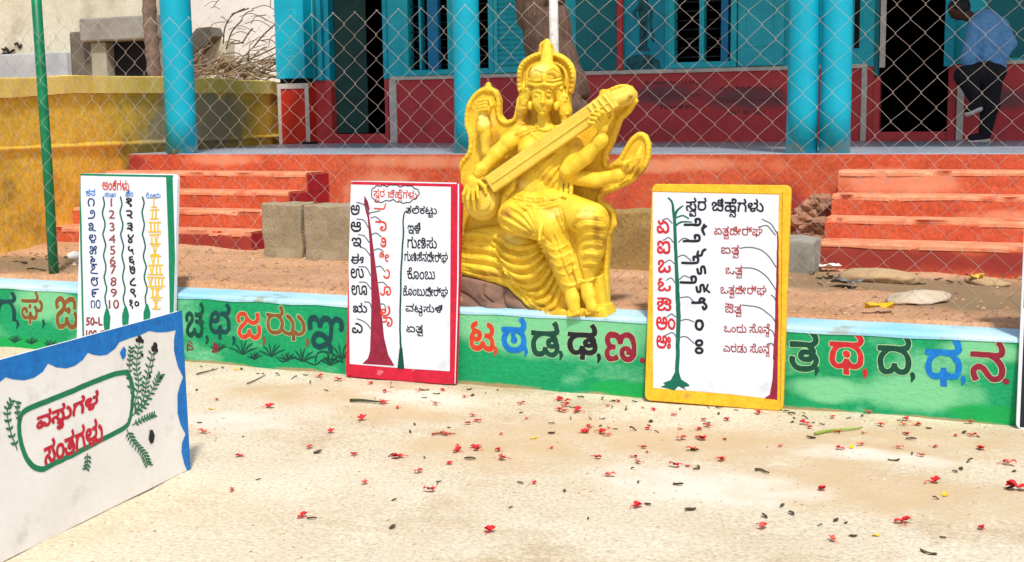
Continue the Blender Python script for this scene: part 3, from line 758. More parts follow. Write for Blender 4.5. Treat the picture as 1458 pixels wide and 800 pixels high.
def sheet(name, ss, ds, zf, m):
    mb = MB(); n = len(ss)
    mb.add([(s, d, zf(s, d)) for d in ds for s in ss],
           [(j * n + i, j * n + i + 1, (j + 1) * n + i + 1, (j + 1) * n + i) for j in range(len(ds) - 1) for i in range(n - 1)], True)
    o = mb.build(name, m); o['kind'] = 'structure'; return o
def geom(a, b, n): return [a + (b - a) * i / n for i in range(n + 1)]
SAND = pm('pale_trodden_sand', 'ddd0b6', 'd0bea0', 1.3, 'b99f78', 1.0, .51, .18, rough=.95, bump=.6, bsc=34, spk=.32, bd=.012)
EARTH = pm('red_brown_earth', 'd0a27c', 'c09068', 2.2, 'a08464', 1.3, .58, .15, rough=.98, bump=.7, bsc=30, spk=.38, bd=.02)
def z_sand(s, d): return .018 * (vnoise(s * 1.3, d * 1.3, 1) - .5) + .011 * (vnoise(s * 5, d * 5, 2) - .5) - (0.004 if d > 6.3 else 0)
sheet('sand_ground', [-600, -120, -40, -16] + geom(-10, 4, 180) + [10, 40, 120, 600], [-600, -60, -12] + geom(0, DK + .1, 90) + [DK + .16], z_sand, SAND)
def z_earth(s, d):
    if d < DK + KT: return HK - .06
    z = ZD + .05 * (vnoise(s * .9, d * .9, 3) - .5) + .03 * (vnoise(s * 3.1, d * 3.1, 4) - .5) + .012 * (vnoise(s * 11, d * 11, 5) - .5)
    return z if d < 11 else ZD - .1
soft_patch(EARTH, 0, 1, [(gz(1290, 405, ZD)[0], gz(1290, 405, ZD)[1], 1.3, .5), (gz(1420, 430, ZD)[0], gz(1420, 430, ZD)[1], .5, .5), (gz(60, 375, ZD)[0], gz(60, 375, ZD)[1], .9, .5)], '8d7455', ns=2.5, amp=2.0, lo=.3, hi=1.4)
soft_patch(SAND, 0, 1, [(gz(x_, y_, 0)[0], gz(x_, y_, 0)[1], ra_, rb_) for x_, y_, ra_, rb_ in ((900, 620, .7, .3), (1150, 640, .6, .35), (1330, 625, .5, .3), (720, 640, .5, .3), (1240, 700, .7, .3), (420, 560, .5, .25), (560, 590, .35, .2))], 'c6ad86', ns=4.5, amp=3.2, lo=-.4, hi=1.8)
soft_patch(SAND, 0, 1, [(gz(x_, y_, 0)[0], gz(x_, y_, 0)[1], ra_, rb_) for x_, y_, ra_, rb_ in ((600, 565, .35, .15), (1000, 690, .5, .25), (330, 600, .4, .2), (1230, 650, .4, .12))], 'ddd3c0', ns=6, amp=3.0, lo=-.5, hi=1.7)
sheet('earth_yard', [-600, -120, -30] + geom(-12, 3, 260) + [12, 60, 600], [DK + .14, DK + KT - .02] + geom(DK + KT + .02, 9.9, 80) + [11, 16, 40, 120, 900], z_earth, EARTH)

# ------------------------------------------------------------------ low green wall with its painted letters
ALLT = ['ಗ', 'ಘ', 'ಙ', 'ಚ', 'ಛ', 'ಜ', 'ಝ', 'ಞ', 'ಟ', 'ಠ', 'ಡ', 'ಢ', 'ಣ', 'ತ', 'ಥ', 'ದ', 'ಧ', 'ನ', 'ಸ[ವ]ರ ಚಿಹ[ನ]ೆಗಳು', 'ಏ', 'ಐ', 'ಒ', 'ಓ', 'ಔ', 'ಅಂ', 'ಅಃ',
        'ಏತ[ವ]ದೀರ್ಘ', 'ಐತ[ವ]', 'ಒತ[ವ]', 'ಒತ[ವ]ದೀರ್ಘ', 'ಔತ[ವ]', 'ಒಂದು ಸೊನ[ನ]ೆ', 'ಎರಡು ಸೊನ[ನ]ೆ', 'ಅ', 'ಆ', 'ಇ', 'ಈ', 'ಉ', 'ಊ', 'ಋ', 'ಎ',
        'ತಲೆಕಟ[ಟ]ು', 'ಇಳಿ', 'ಗುಣಿಸು', 'ಗುಣಿಸಿನದೀರ್ಘ', 'ಕೊಂಬು', 'ಕೊಂಬುದೀರ್ಘ', 'ವಟ[ರ]ಸುಳಿ', 'ಏತ[ವ]', 'ಾ', 'ಿ', 'ೀ', 'ು', 'ೂ', 'ೃ', 'ೌ',
        'ಅಂಕಿಗಳು', 'ಕನ', 'ಸಂಖ', 'ಹಿಂ', 'ರೋಮ', '೧', '೨', '೩', '೪', '೫', '೬', '೭', '೮', '೯', '೧೦', '१', '२', '३', '४', '५', '६', '७', '८', '९', '१०',
        '1', '2', '3', '4', '5', '6', '7', '8', '9', '10', 'I', 'II', 'III', 'IV', 'V', 'VI', 'VII', 'VIII', 'IX', 'X', '50-L', '100-C', 'ವಸ[ತ]ುಗಳ', 'ಸಂತಗಳು']
load_texts(ALLT)

KERB = pm('green_wall_paint', '16a066', '10945a', 1.6, '6cbf8c', 1.3, .53, .12, rough=.75, bump=.6, bsc=20, spk=.22, stretch=(1, 1, 1.7))
KTOP = pm('pale_blue_coping_paint', 'c2dde2', '8fcadf', 1.4, '9aa89c', 4, .57, .1, rough=.8, bump=.3, spk=.15)
K0, K1 = -9.2, 3.2
kroot = thing('low_wall', 'low green wall with big painted letters and a pale blue top edge beneath the statue', 'wall', ((K0 + K1) / 2, DK, 0))
mb = MB(); n = 140; prof = []
for i in range(n + 1):
    s = K0 + (K1 - K0) * i / n
    b = .0016 * (vnoise(s * 3, 0, 7) - .5)
    prof += [(s, DK + b, -.1), (s, DK + b, HK - .012), (s, DK + .012 + b, HK + .006 * (vnoise(s * 4, 1, 8) - .5)), (s, DK + KT, HK - .004 + .008 * (vnoise(s * 4, 2, 8) - .5)), (s, DK + KT + .01, -.1)]
mb.add(prof, [(i * 5 + k, (i + 1) * 5 + k, (i + 1) * 5 + k + 1, i * 5 + k + 1) for i in range(n) for k in (0,)] +
       [(i * 5 + k, (i + 1) * 5 + k, (i + 1) * 5 + k + 1, i * 5 + k + 1) for i in range(n) for k in (1, 2, 3)])
mb.build('wall', KERB, kroot)
def kc(x, y, ra, rb): a, b = at(x, y, DK); return (a - (K0 + K1) / 2, b, ra, rb)
soft_patch(KERB, 0, 2, [kc(795, 470, .62, .17), kc(62, 430, .28, .13), kc(1180, 555, .22, .07), kc(1310, 560, .30, .10), kc(1400, 500, .2, .06), kc(670, 455, .2, .12)], '76c48e', ns=7, amp=1.3, lo=.3, hi=1.3)
soft_patch(KERB, 0, 2, [kc(x_, 494 + (x_ - 10) * .0787 + 1, ra_, .022) for x_, ra_ in ((90, .3), (300, .35), (430, .2), (700, .35), (880, .25), (1160, .3), (1330, .4))], 'a08f66', ns=12, amp=1.6, lo=.2, hi=1.2)
soft_patch(KERB, 0, 2, [kc(40, 490, .35, .05), kc(900, 555, .25, .05), kc(1420, 590, .25, .05)], '12a04e', ns=9, amp=1.2, lo=.4, hi=1.2)
# coping paint: a thin coat over the top and just over the front edge
cps = MB(); rows = []
for i in range(n + 1):
    s = K0 + (K1 - K0) * i / n; b = .0016 * (vnoise(s * 3, 0, 7) - .5); e = .012 + .012 * (vnoise(s * 5, 3, 9) - .5)
    rows += [(s, DK + b - .004, HK - .012 - e), (s, DK + b - .004, HK - .010), (s, DK + .010 + b, HK + .006), (s, DK + KT + .004, HK + .006), (s, DK + KT + .012, HK - .03)]
cps.add(rows, [(i * 5 + k, (i + 1) * 5 + k, (i + 1) * 5 + k + 1, i * 5 + k + 1) for i in range(n) for k in range(4)])
cps.build('coping', KTOP, kroot)

def kmap(off): return lambda a, b: (a, DK - .0016 - off * .3, b)
def kpx(p): return at(p[0], p[1], DK - .006)
def kquad(box, sl=.06):
    q = quad(*box, sl=sl); return q
def marks(mat_items, parent, mapper_f, tom, bounds, h, seed, base=0.0, names=None):
    """mat_items: list of (name, material, draw(Paint, tom)); each becomes one paint film a little above the last"""
    for k, (nm, m, draw) in enumerate(mat_items):
        p = Paint(*bounds, h=h, seed=seed + k); draw(p)
        p.build(nm, m, parent, mapper_f(base + .0016 * k))
def jig(pts, a, seed):
    return [(x + a * (vnoise(x * .15, y * .15, seed) - .5) * 2, y + a * (vnoise(x * .15 + 9, y * .15 + 5, seed) - .5) * 2) for x, y in pts]

letters = [  # char, px box, paint, grow px, halo
    ('ಗ', (-6, 414, 22, 455), P_TEALD, 1.0, 0), ('ಘ', (30, 414, 60, 460), P_OLIVE, 1.1, 1), ('ಙ', (78, 422, 110, 467), P_OLIVE, 1.1, 1),
    ('ಚ', (264, 430, 289, 479), P_DGRN, 1.3, 0), ('ಛ', (298, 431, 327, 481), P_TEALD, 1.4, 0), ('ಜ', (337, 444, 371, 482), P_ORG, 1.1, 1), ('ಝ', (379, 434, 434, 482), P_OLIVE, 1.1, 1), ('ಞ', (438, 449, 488, 499), P_TEALD, 1.3, 0),
    ('ಟ', (669, 458, 703, 498), P_ORG, 1.6, 1), ('ಠ', (715, 452, 748, 500), P_BLUE, 1.8, 0), ('ಡ', (757, 457, 795, 506), P_DGRN, 1.6, 1), ('ಢ', (809, 461, 849, 510), P_BLACK, 1.6, 1), ('ಣ', (862, 473, 905, 513), P_MAR, 1.7, 1),
    ('ತ', (1125, 470, 1164, 527), P_DGRN, 1.3, 1), ('ಥ', (1182, 472, 1228, 531), P_RED, 1.3, 1), ('ದ', (1251, 476, 1296, 531), P_DGRN, 1.3, 1), ('ಧ', (1319, 481, 1368, 547), P_BLUE, 1.4, 0), ('ನ', (1383, 485, 1430, 541), P_MAR, 1.4, 1)]
commas = [(24, 461, P_TEALD), (61, 460, P_DGRN), (113, 466, P_DGRN), (294, 483, P_DGRN), (332, 484, P_TEALD), (375, 485, P_OLIVE), (437, 487, P_OLIVE), (705, 499, P_ORG), (748, 500, P_BLUE), (798, 505, P_DGRN), (852, 509, P_BLACK),
          (1162, 527, P_DGRN), (1231, 531, P_RED), (1299, 536, P_DGRN), (1371, 541, P_BLUE)]
dots = [(914, 513, P_MAR), (1432, 543, P_MAR), (126 - 33, 441, P_OLIVE), (730, 477, P_BLUE)]
PXM = .0036
bytes_ = {}
for ch, box, m, g, halo in letters: bytes_.setdefault(m, []).append((ch, box, g, halo))
kb = (-6.9, .02, .15, HK - .01)
pal = Paint(*kb, h=.003)
for ch, box, m, g, halo in letters:
    if halo:
        P = [[kpx(q) for q in jig(p, .7, 5)] for p in text_polys(ch, kquad(box))]; pal.polys(P, (g + 1.2) * PXM)
pal.build('letter_outline', P_PALE, kroot, kmap(.0))
for k, (m, L) in enumerate(bytes_.items()):
    p = Paint(*kb, h=.003)
    for ch, box, g, halo in L:
        p.polys([[kpx(q) for q in jig(pp, .7, 5)] for pp in text_polys(ch, kquad(box))], g * PXM)
    for x, y, mm in commas:
        if mm is m: p.stroke([kpx(q) for q in ((x, y - 3), (x + 1, y + 1), (x - 1, y + 7))], [3.0 * PXM, 3.0 * PXM, 1.2 * PXM])
    for x, y, mm in dots:
        if mm is m: p.stroke([kpx((x, y)), kpx((x + .5, y + .5))], 4 * PXM)
    p.build('letters', m, kroot, kmap(.0016))
gp = Paint(-6.9, .02, -3.6, .25, h=.003)
r4 = random.Random(11)
for (x, y, hh) in ((345, 505, 26), (386, 508, 24), (430, 515, 24), (310, 500, 16), (470, 520, 20), (486, 512, 30), (20, 488, 14), (44, 490, 13), (70, 494, 14), (96, 496, 12), (362, 512, 14), (408, 514, 16)):
    for a in range(6):
        t = (a - 2.5) * .42 + r4.uniform(-.1, .1)
        gp.stroke([kpx(q) for q in ((x, y), (x + math.sin(t) * hh * .5, y - math.cos(t) * hh * .55), (x + math.sin(t) * hh * .9 + 1, y - math.cos(t) * hh * .8))], [.9 * PXM, 1.5 * PXM, .5 * PXM])
gp.stroke([kpx(q) for q in smooth_pts([(392, 508), (402, 515), (418, 510), (432, 514), (448, 519), (460, 512), (476, 512), (488, 516)])], 1.1 * PXM)
gp.stroke([kpx(q) for q in smooth_pts([(448, 515), (452, 503), (462, 501), (468, 507), (462, 512)])], 1.3 * PXM)
gp.build('painted_plants', P_DGRN, kroot, kmap(.0))
gp = Paint(-6.9, .02, -3.6, .25, h=.003)
for (x, y) in ((270, 492), (306, 494)):
    for a in range(7): gp.stroke([kpx((x + r4.uniform(-5, 5), y + r4.uniform(-8, 8))), kpx((x + r4.uniform(-5, 5), y + r4.uniform(-8, 8)))], 1.1 * PXM)
gp.build('painted_flowers', P_MAR, kroot, kmap(.0032))

# ------------------------------------------------------------------ sign boards
class Board:
    """a painted board standing at frame point (s,d), width w, height h, leaning back, turned by yaw; a along, b up"""
    def __init__(s, name, label, cat, sdz, w, h, lean, yaw=0.0, thick=.03):
        X = UX * math.cos(yaw) + NY * math.sin(yaw); N = np.cross(np.array([0, 0, 1.]), X)   # N points away from the viewer
        Z = np.array([0, 0, math.cos(lean)]) + N * math.sin(lean); Yd = np.cross(Z, X)
        o = fw_(*sdz); s.o, s.X, s.Z, s.Y = o, X, Z, Yd; s.w, s.h, s.t = w, h, thick
        M = Matrix(((X[0], Yd[0], Z[0], o[0]), (X[1], Yd[1], Z[1], o[1]), (X[2], Yd[2], Z[2], o[2]), (0, 0, 0, 1)))
        s.root = thing(name, label, cat, None, matrix=M); s.k = 0
    def px(s, p):
        r = ray(p[0], p[1]); e = np.array([0, 0, EYE]); t = ((s.o - e) @ s.Y) / (r @ s.Y); q = e + r * t - s.o
        return (float(q @ s.X), float(q @ s.Z))
    def slabs(s, panel_m, rim_m, rad=.03):
        r_ = random.Random(int(s.w * 1000))
        w, h = s.w, s.h
        def rr(i, n=5):
            P = []
            for cx, cz, a0 in ((w - i - rad, i + rad, -90), (w - i - rad, h - i - rad, 0), (i + rad, h - i - rad, 90), (i + rad, i + rad, 180)):
                for k in range(n + 1):
                    a = math.radians(a0 + 90 * k / n); P.append((cx + rad * math.cos(a), cz + rad * math.sin(a)))
            return P
        MB().prism(rr(0), 0, s.t).build('panel', panel_m, s.root, bevel=.004)
    def film(s, name, m, draw, h=.0025):
        p = Paint(0.001, 0.001, s.w - .001, s.h - .001, h=h); draw(p); s.k += 1
        off = .0003 * s.k + .0006
        return p.build(name, m, s.root, lambda a, b: (a, -off, b))
    def text(s, p, t, box, grow, sl=.0, seed=3):
        seed += len(t) + int(box[0] if not isinstance(box[0], tuple) else box[0][0])
        q = box if isinstance(box[0], tuple) else quad(*box, sl=sl)
        p.polys([[s.px(v) for v in jig(pp, .6, seed)] for pp in text_polys(t, q)], grow * PXM)
    def line(s, p, pts, r, n=6):
        P = smooth_pts(pts, n) if n else pts
        if isinstance(r, (list, tuple)):
            rr = [np.interp(i / (len(P) - 1) * (len(r) - 1), range(len(r)), r) * PXM for i in range(len(P))]
        else: rr = r * PXM
        p.stroke([s.px(q) for q in jig(P, .5, 2)], rr)
    def fill(s, p, pts): p.polys([[s.px(q) for q in pts]])

# red-bordered board
B = Board('vowel_board', 'red bordered white letter board with a maroon painted tree, beside the statue', 'sign board', (-3.765, 6.30, 0), .722, 1.155, math.radians(6.5))
B.slabs(P_CRIM, None)
def ring(pts_o, m_):
    return lambda p: None
B.film('white_field', PANEL, lambda p: B.fill(p, [(495.5, 262.5), (642, 266), (640.5, 528.5), (570, 524), (498, 518)]))
B.film('white_edge', PANEL, lambda p: (B.line(p, [(653, 262), (652, 400), (648.5, 546)], 1.2, 0), B.line(p, [(495, 257), (575, 259), (650, 261)], 1.0, 0)))
def d(p):
    B.fill(p, [(521, 302), (525, 302), (529, 330), (534, 370), (538, 400), (543, 440), (547, 480), (553, 505), (562, 521), (516, 518), (524, 510), (527, 500), (528, 470), (529, 430), (528, 380), (526, 340), (523.5, 310)])
    B.fill(p, [(519, 278), (524, 287), (526.5, 297), (524.5, 306), (521, 302), (518.5, 291)])
B.film('painted_tree', P_MAR, d)
def d(p):
    for q in (((526, 305), (519, 292), (508, 288)), ((525, 325), (518, 314), (508, 312)), ((526, 345), (519, 336), (510, 334)), ((527, 364), (520, 354), (513, 352)), ((528, 392), (521, 381), (511, 379)), ((529, 412), (521, 402), (512, 402)), ((530, 441), (526, 431), (519, 430)), ((529, 468), (519, 458), (508, 454)),
              ((526, 303), (534, 302), (541, 300)), ((528, 310), (536, 309), (543, 315)), ((529, 335), (536, 332), (543, 337)), ((531, 357), (539, 354), (546, 358)), ((534, 381), (542, 379), (549, 387)), ((538, 403), (545, 402), (551, 406)), ((541, 433), (547, 433), (550, 440))):
        B.line(p, q, .9)
B.film('painted_branches', P_GREY, d)
B.film('painted_stem', P_DGRN, lambda p: (B.line(p, [(581, 301), (575, 306), (574, 340), (571, 400), (570, 460), (571, 500)], [.9, 1.2, 1.5, 1.6, 1.6, 1.8]), B.fill(p, [(569, 495), (573, 495), (576, 525), (566, 525)])))
def d(p):
    for t, x, y, wd in (('ಅ', 506, 299, 13), ('ಆ', 507, 323, 15), ('ಇ', 508, 345, 14), ('ಈ', 509, 368, 18), ('ಉ', 509, 389, 18), ('ಊ', 512, 413, 22), ('ಋ', 513, 438, 20), ('ಎ', 509, 467, 15)):
        B.text(p, t, (x - wd / 2, y - 7, x + wd / 2, y + 7), .4)
    for t, x0, x1, y in (('ತಲೆಕಟ[ಟ]ು', 578, 622, 301), ('ಇಳಿ', 581, 599, 325), ('ಗುಣಿಸು', 580, 622, 345), ('ಗುಣಿಸಿನದೀರ್ಘ', 576, 638, 366), ('ಕೊಂಬು', 580, 620, 389), ('ಕೊಂಬುದೀರ್ಘ', 574, 638, 415), ('ವಟ[ರ]ಸುಳಿ', 578, 630, 441), ('ಏತ[ವ]', 579, 602, 470)):
        B.text(p, t, (x0, y - 9, x1, y + 8), .25, sl=.03)
B.film('black_lettering', P_BLACK, d, .002)
def d(p):
    for t, x, y, wd in (('ಾ', 543, 322, 16), ('ಿ', 546, 345, 9), ('ೀ', 547, 366, 14), ('ು', 551, 390, 9), ('ೂ', 549, 414, 16), ('ೃ', 549, 443, 14), ('ೌ', 552, 458, 14)):
        B.text(p, t, (x - wd / 2, y - 7, x + wd / 2, y + 7), .3)
    B.line(p, [(534, 297), (546, 297), (549, 290)], 1.2); B.text(p, 'ಸ[ವ]ರ ಚಿಹ[ನ]ೆಗಳು', (532, 268, 594, 286), .1, sl=.04)
B.film('red_lettering', P_ORG, d, .002)
def d(p):
    P = [(530, 274), (534, 267), (542, 265), (552, 266), (560, 264), (570, 266), (580, 265), (590, 268), (596, 272), (595, 279), (588, 284), (578, 288), (570, 287), (560, 284), (550, 285), (540, 288), (533, 284)]
    for a, b in zip(P, P[1:] + P[:1]):
        mx, my = (a[0] + b[0]) / 2, (a[1] + b[1]) / 2; B.line(p, [a, (mx + (mx - 563) * .06, my + (my - 276) * .16), b], .7, 4)
B.film('title_cloud', P_BLACK, d, .002)

# yellow-bordered board
B2 = Board('vowel_sign_board', 'yellow bordered white letter board with a thin green painted tree', 'sign board', (-1.925, 6.30, 0), .735, 1.155, math.radians(6.5)); B = B2
B.slabs(P_YEL, None)
B.film('white_field', PANEL, lambda p: B2.fill(p, [(929.5, 273), (1109, 277), (1108.5, 300), (1107, 569), (1040, 561), (930, 552)]))
B.film('border_line', paint('ochre', 'b98a1e'), lambda p: (B2.line(p, [(929, 272.5), (1109.5, 276.5)], .7, 0), B2.line(p, [(1114.5, 274), (1111, 570)], .8, 0)))
def d(p):
    B2.line(p, [(952, 282), (957, 288), (959, 300), (960, 312), (962, 350), (963, 380)], [1.4, 1.6, 2.0, 2.4, 2.5, 2.7]); B2.line(p, [(963, 380), (965, 420), (966, 450), (965, 500), (964, 538)], [2.7, 3.3, 3.4, 3, 3.2])
    B2.line(p, [(961, 309), (964, 300), (972, 293)], [2, 1.8, 1.2]); B2.line(p, [(962, 310), (972, 307), (980, 311)], 1.2); B2.line(p, [(961, 322), (970, 316), (985, 316)], [1.6, 1.4, .9])
    B2.fill(p, [(961, 530), (967, 530), (970, 540), (981, 547), (982, 550), (974, 551), (978, 556), (966, 550), (960, 556), (950, 553), (940, 551), (947, 548), (944, 545), (955, 541)])
B.film('painted_tree', P_DGRN if False else paint('tree_green', '0d6b52', '0a5a46'), d)
def d(p):
    for q in (((957, 318), (950, 311), (943, 313)), ((959, 345), (952, 338), (944, 342)), ((960, 375), (954, 370), (947, 374)), ((962, 403), (956, 396), (949, 399)), ((964, 452), (956, 447), (950, 451)), ((964, 482), (958, 474), (948, 477)),
              ((966, 345), (974, 339), (984, 343)), ((966, 366), (974, 363), (984, 371)), ((967, 398), (974, 393), (982, 395)), ((968, 424), (980, 423), (988, 429)), ((968, 457), (978, 455), (988, 458)), ((968, 480), (978, 480), (988, 489)),
              ((1085, 312), (1098, 319), (1107, 333)), ((1080, 323), (1093, 322), (1104, 335)), ((1053, 353), (1075, 353), (1092, 362), (1105, 380)), ((1057, 381), (1075, 383), (1092, 394), (1107, 416)), ((1098, 420), (1103, 424), (1106, 432)), ((1057, 434), (1080, 438), (1098, 450), (1105, 460)), ((1092, 467), (1100, 472), (1104, 482)), ((1094, 489), (1100, 490), (1104, 497))):
        B2.line(p, q, .8)
B.film('painted_branches', P_GREY, d)
def d(p):
    B2.line(p, [(1107, 330), (1107.5, 360), (1106.5, 420), (1105.5, 470), (1104, 510)], [.9, 1.3, 2, 2.6, 3.4])
    B2.fill(p, [(1102, 500), (1107.5, 500), (1107, 569), (1088, 567), (1096, 562), (1100, 540)])
B.film('painted_trunk', P_MAR, d)
def d(p):
    B2.text(p, 'ಸ[ವ]ರ ಚಿಹ[ನ]ೆಗಳು', (977, 281, 1087, 308), .45, sl=.02)
    # vowel signs: a bar with a loop, and its companion mark
    for x, y in ((990, 320), (989, 343), (987, 374), (984, 402)):
        B2.line(p, [(x - 15, y), (x + 3, y), (x + 7, y - 3), (x + 6, y - 8), (x + 1, y - 8), (x + 1, y - 4)], 1.9)
    B2.line(p, [(1003, 320), (1000, 327), (1003, 334), (1001, 327), (1006, 322)], 1.7)
    B2.line(p, [(994, 358), (993, 363), (999, 363), (1001, 357), (1004, 355)], 1.9)
    for x, y in ((999, 385), (998, 411)): B2.line(p, [(x - 6, y - 2), (x - 5, y + 4), (x - 1, y + 4), (x, y - 4), (x + 4, y - 5), (x + 5, y + 4)], 1.8)
    B2.line(p, [(1008, 405), (1006, 412), (1010, 416)], 1.5)
    B2.line(p, [(986, 431), (998, 431), (1003, 427), (998, 425), (996, 430), (1002, 431), (1006, 436), (1003, 440), (1001, 437)], 1.9)
    B2.line(p, [(991, 463), (993, 457), (999, 457), (1001, 463), (998, 469), (993, 468), (991, 463)], 2.0)
    for y in (488, 499): B2.line(p, [(991, y), (993, y - 3), (998, y - 3), (1000, y), (998, y + 3), (993, y + 3), (991, y)], 1.9)
B.film('black_lettering', P_BLACK, d, .002)
def d(p):
    for t, x, y, wd in (('ಏ', 944, 323, 17), ('ಐ', 945, 352, 18), ('ಒ', 946, 379, 18), ('ಓ', 946, 405, 18), ('ಔ', 946, 433, 20), ('ಅಂ', 948, 460, 26), ('ಅಃ', 945, 487, 20)):
        B2.text(p, t, (x - wd / 2, y - 9, x + wd / 2, y + 9), .6)
B.film('red_lettering', P_RED, d, .002)
def d(p):
    for t, x0, x1, y in (('ಏತ[ವ]ದೀರ್ಘ', 1017, 1086, 330), ('ಐತ[ವ]', 1027, 1052, 357), ('ಒತ[ವ]', 1033, 1057, 386), ('ಒತ[ವ]ದೀರ್ಘ', 1026, 1092, 414), ('ಔತ[ವ]', 1032, 1056, 441), ('ಒಂದು ಸೊನ[ನ]ೆ', 1031, 1096, 469), ('ಎರಡು ಸೊನ[ನ]ೆ', 1030, 1096, 497)):
        B2.text(p, t, (x0, y - 9, x1, y + 10), .1, sl=.02)
B.film('brown_lettering', paint('brick', 'b03a30', '8c3230'), d, .002)

# green-bordered number board
B3 = Board('number_board', 'green bordered white number chart with columns of numerals', 'sign board', (-5.775, 6.28, 0), .772, 1.19, math.radians(6.5)); B = B3
B.slabs(PANEL, None)
def d(p):
    B3.line(p, [(113, 250), (115, 330), (119, 480)], [2.4, 2.2, 2.0], 4); B3.line(p, [(113, 248.5), (180, 250), (246, 251)], 1.8, 0)
    B3.fill(p, [(236.5, 252), (246, 252), (249, 350), (253, 510), (243, 510), (240, 350)])
B.film('border', P_GRN, d)
ys = [288, 305, 323, 340, 356, 371, 384, 401, 417, 433]
def wav(p, x0, x1):
    pts = []
    for i in range(23):
        t = i / 22; pts.append((x0 + (x1 - x0) * t + 1.6 * math.sin(i * 1.55), 281 + (447 - 281) * t))
    B3.line(p, pts, 1.7, 3)
B.film('wavy_lines', paint('line_green', '0b6a52', '08503e'), lambda p: [wav(p, a, b) for a, b in ((147, 151.5), (172, 178), (203, 209))])
def d(p):
    for x, y in ((152.5, 455), (179, 452), (209.5, 449)):
        B3.fill(p, [(x - 1.5, y - 16), (x + 1.5, y - 16), (x + 5, y - 4), (x + 4, y + 10), (x + 1, y + 26), (x - 2, y + 26), (x - 5, y + 6), (x - 5, y - 4)])
B.film('painted_bulbs', P_GRN, d)
def d(p):
    for i, y in enumerate(ys): B3.text(p, ['೧', '೨', '೩', '೪', '೫', '೬', '೭', '೮', '೯', '೧೦'][i], (125 + i * .7 - (i == 9) * 2, y - 6, 135 + i * .7 + (i == 9) * 2, y + 6), .35)
B.film('blue_numerals', P_NAVY, d, .002)
def d(p):
    for i, y in enumerate(ys): B3.text(p, '1 2 3 4 5 6 7 8 9 10'.split()[i], nat('1 2 3 4 5 6 7 8 9 10'.split()[i], 159 + i * .4, y, 12), .3)
    B3.text(p, '50-L', (123, 452, 146, 463), .7); B3.text(p, '100-C', (123, 470, 150, 480), .7)
B.film('brown_numerals', paint('rust', '9c4a3c', '7e3a30'), d, .002)
def d(p):
    for i, y in enumerate(ys): B3.text(p, ['१', '२', '३', '४', '५', '६', '७', '८', '९', '१०'][i], (179.5 + i * .8 - (i == 9) * 2, y - 6, 188 + i * .8 + (i == 9) * 3, y + 6), .6)
B.film('black_numerals', P_BLACK, d, .002)
def d(p):
    rom = 'I II III IV V VI VII VIII IX X'.split()
    for i, y in enumerate(ys):
        u = {'I': 5, 'V': 8.5, 'X': 9}; wd = sum(u[c] for c in rom[i]) - 1; x = 220 + i * .35 - wd / 2; x0 = x
        for c in rom[i]:
            if c == 'I': B3.line(p, [(x + 1.5, y - 6), (x + 1.5, y + 6)], 1.6, 0)
            if c == 'V': B3.line(p, [(x + .5, y - 6), (x + 3, y + 6), (x + 5.5, y - 6)], 1.5, 0)
            if c == 'X': B3.line(p, [(x + .5, y - 6), (x + 5.5, y + 6)], 1.5, 0); B3.line(p, [(x + 5.5, y - 6), (x + .5, y + 6)], 1.5, 0)
            x += u[c]
        for yy in (y - 6.5, y + 6.5): B3.line(p, [(x0 - 1.5, yy), (x0 + wd + 1.5, yy)], 1.1, 0)
B.film('yellow_numerals', P_GOLD, d, .002)
B.film('title', P_ORG, lambda p: B3.text(p, 'ಅಂಕಿಗಳು', (146, 255, 184, 270), .2, sl=.04), .002)
def d(p):
    for t, b in (('ಕನ', (123, 269, 136, 279)), ('ಸಂಖ', (149, 273, 165, 280)), ('ಹಿಂ', (179, 271, 190, 280)), ('ರೋಮ', (208, 274, 229, 282))): B3.text(p, t, b, .1)
B.film('column_heads', P_BLUE, d, .002)

# blue scalloped board in front, seen obliquely
pr = gz(271, 668, 0)
yaw4 = math.radians(95.65)
w4 = 1.42; o4 = (pr[0] - w4 * math.cos(yaw4), pr[1] - w4 * math.sin(yaw4), 0)
B4 = Board('title_board', 'white title board with a scalloped blue edge and red lettering in a green frame', 'sign board', o4, w4, .70, math.radians(.5), yaw=yaw4, thick=.016); B = B4
B.slabs(PWARM, None, .02)
def d(p):
    P = [(-30, 510), (7, 500), (252, 432), (290, 424), (300, 680), (270, 680), (262, 660), (258, 643), (259, 630), (264, 618), (257, 605), (252.5, 588), (252.5, 562), (256, 548), (260.5, 537), (253, 522), (247.5, 500), (247.5, 484), (250, 470),
         (236, 473), (222, 473), (212, 471), (200, 477), (186, 481), (170, 487), (163, 497), (152, 505), (142, 506.5), (132, 505), (125, 502), (118, 512), (106, 521), (94, 524.5), (80, 523), (68, 517.5), (61, 529), (48, 538), (34, 541.5), (18, 540), (8, 537), (-8, 550), (-30, 560)]
    B4.fill(p, P)
B.film('scalloped_edge', P_BLUE, d)
def rrect(k=0):
    return smooth_pts([(27, 600), (33, 587), (50, 578), (95, 560), (140, 541), (166, 532), (179, 531), (186, 540), (189, 555), (188, 575), (185, 595), (178, 608), (150, 623), (110, 644), (75, 661), (60, 668), (45, 662), (34, 645), (28, 622), (27, 600)], 5)
B.film('green_frame', P_GRN, lambda p: B4.line(p, rrect(), 2.9, 0))
def d(p):
    B4.text(p, 'ವಸ[ತ]ುಗಳ', ((53, 588), (140, 555), (137, 592), (52, 622)), .9); B4.text(p, 'ಸಂತಗಳು', ((62, 630), (146, 592), (146, 628), (64, 662)), .9)
B.film('red_lettering', P_CRIM, d, .002)
r6 = random.Random(21)
